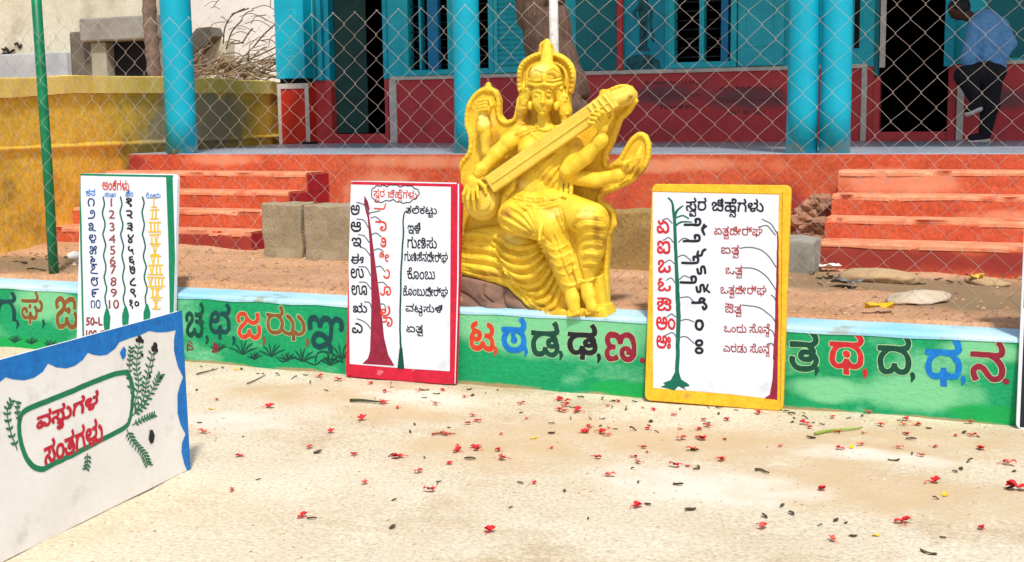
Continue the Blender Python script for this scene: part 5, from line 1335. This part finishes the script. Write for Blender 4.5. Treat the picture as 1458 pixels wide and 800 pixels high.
# loose stones and crumbs on the earth
mb = MB(); r8 = random.Random(12)
for _ in range(1500):
    s, d = r8.uniform(-8.6, .6), DK + KT + .05 + 3.0 * r8.random() ** 1.3; r = r8.uniform(.004, .018) * (1.8 if r8.random() < .04 else 1); z = z_earth(s, d)
    P = [(s + r * math.cos(a) * r8.uniform(.7, 1.2), d + r * math.sin(a) * r8.uniform(.7, 1.2), z + r * .1) for a in (0, 1.26, 2.5, 3.8, 5.0)] + [(s + r * .2, d, z + r * r8.uniform(.6, 1.0))]
    mb.add(P, [(i, (i + 1) % 5, 5) for i in range(5)])
o = mb.build('rubble', pm('rubble_stone', 'b88a66', '8a6a50', 20, 'd8c0a0', 14, .58, .05, rough=.95, bump=.3)); o['kind'] = 'stuff'
mb = MB()
for _ in range(2600):
    s, d = r8.uniform(-6.5, .4), r8.uniform(2.2, DK - .02); r = r8.uniform(.0025, .008); z = z_sand(s, d)
    P = [(s + r * math.cos(a) * r8.uniform(.6, 1.3), d + r * math.sin(a) * r8.uniform(.6, 1.3), z) for a in (0, 1.26, 2.5, 3.8, 5.0)] + [(s, d, z + r * .6)]
    mb.add(P, [(i, (i + 1) % 5, 5) for i in range(5)])
o = mb.build('gravel', pm('sand_grit', 'c8b08c', '8f7a60', 30, 'efe6d6', 22, .58, .05, rough=.95, bump=.3)); o['kind'] = 'stuff'

# ------------------------------------------------------------------ fallen blossoms, leaves and twigs on the sand
def petal_mesh(seed):
    r = random.Random(seed); mb = MB()
    for k in range(r.randint(3, 5)):
        a = r.uniform(0, 6.28); L = r.uniform(.016, .027); wd = L * r.uniform(.75, 1.1); lift = r.uniform(.002, .011); n = 4; v = []
        for i in range(n + 1):
            t = i / n; ww = wd * math.sin(math.pi * min(.95, t * .85 + .12)) * .6
            for sg in (-1, 0, 1): v.append((math.cos(a) * L * t - math.sin(a) * ww * sg, math.sin(a) * L * t + math.cos(a) * ww * sg, .004 + lift * math.sin(t * 2.6) + (.004 if sg else 0) + r.uniform(0, .003)))
        mb.add(v, [(i * 3 + j, (i + 1) * 3 + j, (i + 1) * 3 + j + 1, i * 3 + j + 1) for i in range(n) for j in (0, 1)], True)
    a = r.uniform(0, 6.28); mb.tube([(0, 0, .006), (.02 * math.cos(a), .02 * math.sin(a), .01), (.034 * math.cos(a + .3), .034 * math.sin(a + .3), .005)], .0014, 5)
    me = bpy.data.meshes.new('fallen_blossom'); me.from_pydata(mb.v, [], mb.f); me.polygons.foreach_set('use_smooth', mb.sm); return me
PETAL = pm('blossom_red', 'dd2f2f', 'c7222a', 40, rough=.6, bump=0, spk=.1); PETALP = pm('blossom_faded', 'e0604e', 'cf4a40', 40, rough=.6, bump=0, spk=.1)
PM = []
for k in range(6):
    me = petal_mesh(k); me.materials.append(PETAL if k % 3 else PETALP); PM.append(me)
def drop(name, me, x, y, sc, label, cat, group, z=0.0, rot=None):
    s, d = gz(x, y, z) if z is not None else (x, y)
    o = bpy.data.objects.new(name, me); COL.objects.link(o); o.location = fw_(s, d, (z_sand(s, d) + .001)); o.rotation_euler = (0, 0, rnd.uniform(0, 6.28) if rot is None else rot); o.scale = (sc,) * 3
    return setp(o, label, cat, group)
FL = [(482, 542, 1.2), (455, 537, .9), (498, 536, .9), (596, 559, 1), (662, 566, 1), (630, 557, .9), (548, 576, 1), (566, 582, .8), (384, 583, 1.1), (289, 618, 1), (516, 600, 1.1), (568, 653, 1), (673, 594, .9), (680, 602, 1), (664, 606, 1), (633, 622, .9), (472, 619, 1),
      (341, 650, 1), (440, 640, .8), (505, 650, .9), (680, 641, .9), (652, 640, .8), (308, 571, .8), (795, 568, 1.1), (805, 571, 1), (822, 586, 1), (855, 617, 1.3), (865, 620, 1), (914, 635, 1.1), (998, 623, 1), (970, 624, .9), (1028, 655, .9), (960, 663, 1.1), (868, 678, .8), (848, 653, 1), (902, 650, .8),
      (1080, 590, 1), (1145, 606, .9), (1151, 612, .8), (1236, 591, 1.2), (1292, 601, 1.1), (1305, 607, 1), (1380, 603, 1.2), (1384, 623, .9), (1310, 652, 1), (1436, 663, 1.2), (1330, 690, 1.1), (1172, 698, 1.1), (1448, 698, 1.9), (1285, 743, 1), (1400, 752, .9), (1185, 771, 1), (1000, 598, .8), (930, 582, .8), (1185, 597, .8), (742, 575, .8),
      (610, 700, 1), (520, 690, .8), (760, 690, .9), (905, 722, .9), (1085, 750, .9), (430, 735, 1), (700, 760, 1), (330, 700, .9), (1230, 620, .7), (880, 570, .8)]
for i, (x, y, sc) in enumerate(FL):
    lab = 'small red blossom fallen on the pale sand'
    if (x, y) == (1448, 698): drop('fallen_blossom', PM[1], x, y, sc, 'largest bright red blossom on the sand, at the right edge', 'blossom', 'blossoms fallen on the sand'); continue
    drop('fallen_blossom', PM[i % 6], x, y, sc * rnd.uniform(.8, 1.4), lab, 'blossom', 'blossoms fallen on the sand')
r13 = random.Random(77)
for i in range(52):
    cx, cy = r13.choice(((560, 570), (680, 605), (800, 575), (870, 640), (1000, 630), (1150, 605), (1300, 610), (960, 600), (640, 640), (1240, 660)))
    x, y = cx + r13.gauss(0, 45), cy + r13.gauss(0, 16)
    if y < 520 + (x - 262) * .0787: continue
    drop('fallen_blossom', PM[i % 6], x, y, r13.uniform(.5, 1.15), 'small red blossom fallen on the pale sand', 'blossom', 'blossoms fallen on the sand')
def leaf_mesh(seed, L, wd):
    r = random.Random(seed + 100); v = []; n = 5
    for i in range(n + 1):
        t = i / n; w_ = wd * math.sin(math.pi * (.06 + .9 * t))
        for sg in (-1, 0, 1): v.append(((t - .5) * L, sg * w_, .003 + .006 * abs(sg) + .008 * math.sin(t * 3 + seed) * (1 if seed % 2 else .3) + r.uniform(0, .002)))
    me = bpy.data.meshes.new('dry_leaf'); me.from_pydata(v, [], [(i * 3 + j, (i + 1) * 3 + j, (i + 1) * 3 + j + 1, i * 3 + j + 1) for i in range(n) for j in (0, 1)]); me.polygons.foreach_set('use_smooth', [True] * len(me.polygons)); return me
DLEAF = pm('dry_leaf_blade', '4a4030', '5e5038', 30, rough=.8, bump=0); LM = []
for k in range(5):
    me = leaf_mesh(k, rnd.uniform(.03, .06), rnd.uniform(.005, .011)); me.materials.append(DLEAF); LM.append(me)
r9 = random.Random(33)
for i in range(115):
    x, y = r9.uniform(270, 1455), 0
    if i % 3 == 0: x = r9.choice((560, 690, 900, 860, 1010, 1290, 1150)) + r9.gauss(0, 35)
    y0 = 512 + (x - 262) * .0787 + 8; y = y0 + (790 - y0) * r9.random() ** 2.6
    drop('dry_leaf', LM[i % 5], x, y, r9.uniform(.5, 1.15), 'small dark dry leaf lying on the pale sand', 'leaf', 'dry leaves on the sand')
for i in range(46):
    x = r9.uniform(1150, 1450) if i % 4 else r9.uniform(20, 110); y = r9.gauss(398, 9) if i % 4 else r9.uniform(362, 392)
    s, d = gz(x, y, ZD)
    if d < DK + KT + .1 or d > 8.6: continue
    o = drop('dry_leaf', LM[i % 5], s, d, r9.uniform(.8, 1.8), 'brown dry leaf lying on the earth behind the low wall', 'leaf', 'dry leaves on the earth', z=None)
    o.location.z = z_earth(s, d) + .004
me = leaf_mesh(9, .05, .014); me.materials.append(pm('yellow_leaf_blade', 'eec21c'))
for x, y in ((337, 527), (760, 626), (1212, 642), (1248, 762), (302, 583), (1345, 705)): drop('yellow_leaf', me, x, y, .8, 'tiny yellow leaf lying on the pale sand', 'leaf', 'yellow leaves on the sand')
def twig(x0, y0, x1, y1, r, m, label):
    a, b = gz(x0, y0, 0), gz(x1, y1, 0); n = 6; pts = []
    for i in range(n + 1):
        t = i / n; s, d = a[0] * (1 - t) + b[0] * t, a[1] * (1 - t) + b[1] * t; pts.append((s, d + .012 * math.sin(t * 5), z_sand(s, d) + r * .9 + .004))
    return MB().tube(pts, [r * (1 - .5 * i / n) for i in range(n + 1)], 7).solo('twig', m, (pts[0][0], pts[0][1], 0), label, 'twig')
TW = pm('twig_bark', '5a4a36', '463a2c', 20, rough=.9)
twig(1160, 622, 1228, 612, .007, pm('green_twig', '8fa83c', '7a9432', 10, rough=.7), 'pale green twig on the sand before the right part of the low wall')
twig(498, 574, 545, 575, .009, pm('dark_pod', '43492a', '383c24', 10, rough=.7), 'long dark green seed pod on the sand below the red bordered board')
twig(280, 535, 312, 526, .005, TW, 'thin brown twig close to the wall beside the blue edged board')
twig(352, 548, 380, 534, .004, TW, 'thin crooked twig under the painted grass of the low wall')
twig(615, 622, 650, 620, .005, pm('reddish_twig', '9c4a34', rough=.8), 'reddish twig in the middle of the sand')
twig(1075, 672, 1096, 676, .006, TW, 'short dark twig on the sand below the yellow bordered board')

# ------------------------------------------------------------------ side wall and houses beyond
yroot = thing('yellow_side_wall', 'long stained yellow side wall with pale coping and a painted grey tree shadow', 'wall', (-8.2, 8.6, ZD))
path = [(-7.55, 5.6), (-7.93, 8.0), (-8.08, 8.9), (-8.41, 10.6), (-9.02, 12.6), (-9.69, 14.8), (-10.55, 17.6)]
tops = [1.85, 1.875, 1.93, 1.96, 2.0, 2.03, 2.05]
def along(n=70):
    out = []; L = [0]
    for a, b in zip(path, path[1:]): L.append(L[-1] + math.hypot(b[0] - a[0], b[1] - a[1]))
    for i in range(n + 1):
        t = L[-1] * i / n; out.append((np.interp(t, L, [p[0] for p in path]), np.interp(t, L, [p[1] for p in path]), np.interp(t, L, tops), t))
    return out
A = along()
def wallstrip(nm, m, z0f, z1f, off, tk=.2, rough_=.02, rows_=8):
    mb = MB(); v = []; nn = rows_ + 3
    for (s, d, zt, t) in A:
        z0, z1 = z0f(zt), z1f(zt) + .02 * (vnoise(t * 2.5, 1, 81) - .5)
        for k in range(rows_ + 1):
            z = z0 + (z1 - z0) * k / rows_; v.append((s + off - rough_ * vnoise(t * 3, z * 3, 82), d, z))
        v.append((s + off - .02, d, z1 + .008)); v.append((s - tk, d, z1 + .004))
    mb.add(v, [(i * nn + k, (i + 1) * nn + k, (i + 1) * nn + k + 1, i * nn + k + 1) for i in range(len(A) - 1) for k in range(nn - 1)], False)
    return mb.build(nm, m, yroot)
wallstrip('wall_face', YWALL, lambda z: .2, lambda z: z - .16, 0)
wallstrip('coping', YCAP, lambda z: z - .155, lambda z: z, .03, rows_=3)
mb = MB()
for (a, b) in zip(A, A[1:]):
    z = 1.27; mb.add([(a[0] - .01, a[1], z), (b[0] - .01, b[1], z), (b[0] + .013, b[1], z + .02), (a[0] + .013, a[1], z + .02), (b[0] + .009, b[1], z + .04), (a[0] + .009, a[1], z + .04), (b[0] - .02, b[1], z + .07), (a[0] - .02, a[1], z + .07)], [(0, 1, 2, 3), (3, 2, 4, 5), (5, 4, 6, 7)], True)
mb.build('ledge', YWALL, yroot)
# soft grey tree shadow, painted into the wall's own colour
def wall_at(x, y):
    r = ray(x, y); best = None
    for a, b in zip(A, A[1:]):
        p0 = fw_(a[0], a[1], 0)[:2]; p1 = fw_(b[0], b[1], 0)[:2]; M = np.array([[r[0], -(p1 - p0)[0]], [r[1], -(p1 - p0)[1]]])
        q = np.linalg.solve(M, p0)
        if -.001 <= q[1] <= 1.001 and q[0] > 0: best = (a[1] + q[1] * (b[1] - a[1]), EYE + q[0] * r[2])
    return best
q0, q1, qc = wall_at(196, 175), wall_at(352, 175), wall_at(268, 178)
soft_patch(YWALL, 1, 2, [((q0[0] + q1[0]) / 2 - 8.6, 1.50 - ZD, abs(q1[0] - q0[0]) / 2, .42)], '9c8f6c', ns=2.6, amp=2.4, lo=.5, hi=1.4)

# cream house, small concrete outhouse, palm, white house and dry fronds
def S3(x, y, d): s, z = at(x, y, d); return s, z
dh = 20.0
hroot = thing('cream_house', 'tall stained cream house wall rising behind the yellow side wall', 'house', (S3(80, 100, dh)[0], dh, ZD))
MB().box(S3(-260, 50, dh)[0], S3(222, 50, dh)[0], dh, dh + .3, .3, 7.5).build('wall', CREAM, hroot, bevel=.02)
a, b = S3(-40, 79, dh - 1.2), S3(96, 112, dh - 1.2)
MB().box(a[0], b[0], dh - 1.2, dh - .002, .3, a[1]).build('plinth', pm('grey_blue_plaster', 'b9bdbd', 'a4a9aa', 2, rough=.95), hroot, bevel=.02)
mb = MB(); r10 = random.Random(8)
for _ in range(9):
    x, y = r10.uniform(4, 30), r10.uniform(60, 78); s, z = S3(x, y, dh - .02); mb.tube([(s, dh - .02, z), (s + r10.uniform(-.1, .1), dh - .03, z + r10.uniform(-.08, .08)), (s + r10.uniform(-.16, .16), dh - .02, z + r10.uniform(-.06, .06))], .018, 5)
mb.build('wall_cables', DARK, hroot)
do = 17.2
oroot = thing('outhouse', 'small grey concrete outhouse with a heavy lintel over an opening blacked out for shade', 'outhouse', (S3(170, 100, do)[0], do, ZD))
xl, zt = S3(120, 27, do); xr, _ = S3(236, 27, do); _, zl = S3(170, 58, do); xo0, _ = S3(151, 80, do); xo1, _ = S3(211, 80, do)
MB().box(xl - .02, xr, do - .12, do + .5, zl, zt).build('lintel', CONC, oroot, bevel=.03)
MB().box(xl + .1, xo0, do, do + .4, .3, zl - .002).box(xo1, xr - .05, do, do + .4, .3, zl - .002).build('wall', pm('pale_concrete', 'aca893', '9a967f', 2, rough=.95, bump=.3), oroot, bevel=.02)
MB().box(xo0 + .002, xo1 - .002, do + .2, do + .3, .3, zl - .004).build('opening_shade_panel', DARK, oroot)  # black panel standing in for the shade inside the opening
MB().box(xl - .45, xl + .098, do + .1, do + .45, .3, S3(110, 44, do)[1]).build('side_buttress', pm('dark_stained_concrete', '6f685a', '5c564a', 3, '8b8370', 2, .6, .1, rough=.95, bump=.4), oroot, bevel=.04)
dp = 16.0
proot = thing('palm_tree', 'ringed brown palm trunk standing beside the outhouse', 'palm tree', (S3(221, 110, dp)[0], dp, ZD))
c = S3(221, 100, dp)[0]; mb = MB(); ps, rs = [], []
for i in range(66):
    z = .3 + i * .075; ps.append((c + .01 * math.sin(i * .3) - .004 * i * .3, dp, z)); rs.append(.115 * (1.10 if i % 3 == 0 else .96) * (1 - .002 * i))
mb.tube(ps, rs, 16); mb.build('trunk', PALMB, proot)
def fronds(mb, base, dirs, r):
    for (ds, dd_, dz, L) in dirs:
        pts = []; n = 8
        for i in range(n + 1):
            t = i / n; pts.append((base[0] + ds * L * t, base[1] + dd_ * L * t, base[2] + dz * L * t - .5 * L * t * t))
        mb.tube(pts, [.014 * (1 - .7 * i / n) for i in range(n + 1)], 5)
        for i in range(2, n + 1):
            for sg in (-1, 1):
                for q in range(2):
                    p0 = pts[i]; e = (p0[0] + sg * r.uniform(.05, .14) + ds * .12, p0[1] + r.uniform(-.1, .1), p0[2] - r.uniform(.15, .34)); w_ = .012
                    mb.add([p0, (p0[0] + w_, p0[1], p0[2]), (e[0] + w_ * .3, e[1], e[2])], [(0, 1, 2)])
mb = MB(); r11 = random.Random(5)
fronds(mb, (c, dp, 5.2), [(math.cos(k * .8), math.sin(k * .8), .5, r11.uniform(1.2, 2)) for k in range(8)], r11)
mb.build('crown', pm('green_frond', '5c7a34', '4a6a2c', 8, rough=.7), proot)
dw2 = 24.0
wroot = thing('white_house', 'bright white house wall behind the dry palm fronds', 'house', (S3(330, 100, dw2)[0], dw2, ZD))
MB().box(S3(232, 50, dw2)[0], S3(700, 50, dw2)[0], dw2, dw2 + .3, .3, 9).build('wall', WHITEW, wroot, bevel=.02)
ds_ = 18.5
groot = thing('stair_slab', 'cream masonry stair block with a dark sloping concrete slab on its edge', 'stair block', (S3(290, 110, ds_)[0], ds_, ZD))
g = [S3(262, 125, ds_), S3(322, 125, ds_), S3(320, 58, ds_), S3(312, 48, ds_), S3(262, 100, ds_)]
MB().prism([(a, b) for a, b in g], ds_, ds_ + .3).build('block', CREAM, groot, bevel=.02)
g = [S3(258, 98, ds_ - .2), S3(306, 52, ds_ - .2), S3(300, 38, ds_ - .2), S3(282, 40, ds_ - .2), S3(258, 68, ds_ - .2)]
MB().prism([(a, b) for a, b in g], ds_ - .25, ds_ + .1).build('slab', pm('dark_slab', '6d675b', '59544a', 3, rough=.95, bump=.4), groot, bevel=.02)
dd3 = 15.6
b0 = S3(322, 108, dd3)
droot = thing('dry_palm_fronds', 'heap of dry brown palm fronds and bare twigs hanging over the yellow side wall', 'palm fronds', (b0[0], dd3, b0[1] - .3))
mb = MB(); r12 = random.Random(6)
for _ in range(110):
    x, y = r12.uniform(268, 372), r12.uniform(88, 120); s, z = S3(x, y, dd3); x2, y2 = x + r12.uniform(5, 60), y + r12.uniform(-30, 14)
    s2, z2 = S3(x2, max(y2, 60), dd3 + r12.uniform(-.3, .3)); dm = dd3 + r12.uniform(-.25, .25); mb.tube([(s, dm, z), ((s + s2) / 2, dm, (z + z2) / 2 + r12.uniform(-.04, .08)), (s2, dm, z2)], [.014, .010, .004], 5)
for _ in range(60):
    t = r12.random(); x, y = 318 + 55 * t + r12.uniform(-3, 3), 72 + 38 * t; s, z = S3(x, y, dd3); s2, z2 = S3(x - r12.uniform(4, 18), y + r12.uniform(10, 32), dd3); mb.tube([(s, dd3 - .1, z), (s2, dd3 - .12, z2)], [.010, .004], 4)
mb.build('fronds', DRY, droot)
mb = MB()
for pts in ([(318, 62), (320, 40), (330, 22), (348, 12)], [(322, 70), (330, 45), (345, 28)], [(345, 62), (352, 50), (360, 40)], [(360, 68), (375, 50), (392, 34)], [(328, 60), (336, 62), (346, 60)], [(330, 20), (342, 16), (354, 12)], [(352, 85), (370, 78), (395, 66)], [(358, 100), (372, 88), (392, 84)]):
    mb.tube([(*S3(*q, dd3),)[:1] + (dd3,) + (S3(*q, dd3)[1],) for q in smooth_pts(pts, 4)], .011, 5)
for _ in range(40):
    x, y = r12.uniform(272, 398), r12.uniform(8, 100); a_ = r12.uniform(-1.3, .5); L_ = r12.uniform(12, 40)
    q = [(x, y), (x + L_ * .5 * math.cos(a_) + r12.uniform(-3, 3), y + L_ * .5 * math.sin(a_)), (x + L_ * math.cos(a_ + .4), y + L_ * math.sin(a_ + .4))]
    dq = dd3 + r12.uniform(0, .8); mb.tube([(S3(*p_, dq)[0], dq, S3(*p_, dq)[1]) for p_ in smooth_pts(q, 3)], r12.uniform(.004, .008), 4)
mb.build('twigs', pm('dark_twig', '6a5c48', '544836', 10, rough=.9), droot)

# ------------------------------------------------------------------ person stooping in the veranda
def build_person():
    D0, K = 13.75, .01
    zero = (at(1395, 190, D0)[0], D0, ZV)
    def S(x, y, w=0):
        s, z = at(x, y, D0 - w * K); return ((s - zero[0]) / K, (z - zero[2]) / K, w)
    def mapper(V): return np.stack([zero[0] + V[:, 0] * K, D0 - V[:, 2] * K, zero[2] + V[:, 1] * K], 1)
    root = thing('person', 'person in a pale blue long-sleeved shirt and black trousers stooping by the right door', 'person', zero)
    lo, hi, H = (-60, -4, -40), (70, 175, 40), 1.1
    SKIN = pm('brown_skin', '5a3826', '4e3020', 20, rough=.55, bump=0); SHIRT = pm('light_blue_shirt', '6fa6d8', '5d94c8', 14, rough=.85, bump=.3, bsc=40); TROU = pm('black_trousers', '1c1c20', '232328', 14, rough=.9, bump=.2)
    v = Vol(lo, hi, H)
    v.cap(S(1404, 40), S(1408, 98), 14, 12, 5, flat=.7); v.cap(S(1390, 30), S(1368, 16), 5.5, 5.5, 3)
    v.ell(S(1364, 13), (9.5, 11.5, 10), 3, rot=.5); v.ell(S(1357, 20), (3, 4, 4), 2); v.ell(S(1354.5, 17), (1.6, 1.3, 1.6), 1); v.ell(S(1367, 15, 9), (2, 3.4, 1.6), 1)
    v.chain([S(1390, 36, 8), S(1380, 82, 10), S(1386, 124, 10)], [6.5, 5, 3.6], 3); v.ell(S(1387, 131, 10), (3.4, 6, 2.6), 2)
    for i in range(4): v.cap(S(1384.5 + i * 1.7, 134, 10 + i), S(1384.5 + i * 1.8, 142 - abs(i - 1.5), 10 + i), 1.25, 1.0, .6)
    v.cap(S(1383.5, 129, 12), S(1381, 136, 14), 1.3, 1.0, .8)
    v.chain([S(1424, 36, -6), S(1436, 62, -8), S(1426, 84, 4)], [6.5, 5, 4], 3)
    v.chain([S(1408, 100, 6), S(1408, 150, 4), S(1402, 193, 2)], [10, 7.5, 4.6], 3); v.cap(S(1402, 194, 2), S(1386, 197.5, 4), 4.2, 3.2, 2)
    v.chain([S(1406, 100, 8), S(1374, 108, 18), S(1390, 146, 14)], [10, 7.5, 4.6], 3); v.cap(S(1390, 148, 14), S(1380, 156, 16), 4, 3.2, 2)
    v.build('body', SKIN, root, mapper)
    v = Vol(lo, hi, H)
    v.cap(S(1402, 36), S(1410, 96), 16.5, 15.5, 5, flat=.72); v.chain([S(1390, 36, 8), S(1379, 82, 11), S(1386, 122, 10)], [8.5, 7.2, 5], 3); v.chain([S(1424, 36, -6), S(1437, 62, -8), S(1428, 80, 2)], [8.5, 7, 5], 3)
    for q in [[(1398, 50), (1404, 70), (1400, 92)], [(1418, 50), (1420, 74), (1414, 94)], [(1410, 60), (1424, 70), (1432, 84)], [(1394, 74), (1412, 86), (1428, 90)]]: v.ridge([S(*p)[:2] for p in q], 2.2, 1.5, .2)
    v.build('shirt', SHIRT, root, mapper)
    v = Vol(lo, hi, H)
    v.ell(S(1410, 102), (16, 11, 12), 4); v.chain([S(1412, 104, 5), S(1409, 150, 4), S(1403, 188, 2)], [12, 9.2, 6.6], 4); v.chain([S(1404, 102, 8), S(1373, 108, 18), S(1389, 140, 14)], [11.5, 9.4, 6.6], 4)
    v.build('trousers', TROU, root, mapper)
    for (a, b) in ((S(1403, 194, 2), S(1384, 197, 4)), (S(1392, 149, 14), S(1379, 157, 16))):
        v = Vol(lo, hi, H); v.cap(a, b, 5.2, 4.2, 2); v.build('shoe', TROU, root, mapper)
        v = Vol(lo, hi, H); v.cap((a[0] + 2, a[1] - 4, a[2]), (b[0] - 1, b[1] - 3.6, b[2]), 3.2, 3.0, 1, flat=1.4); v.build('shoe_sole', WHITE, root, mapper)
    v = Vol(lo, hi, H)
    v.ell(S(1366.5, 9.5), (10.6, 10.5, 11), 2, rot=.5); v.ell(S(1356, 21), (5, 8, 8), 1, cut=True); v.build('hair', P_BLACK, root, mapper)
build_person()
build_statue()
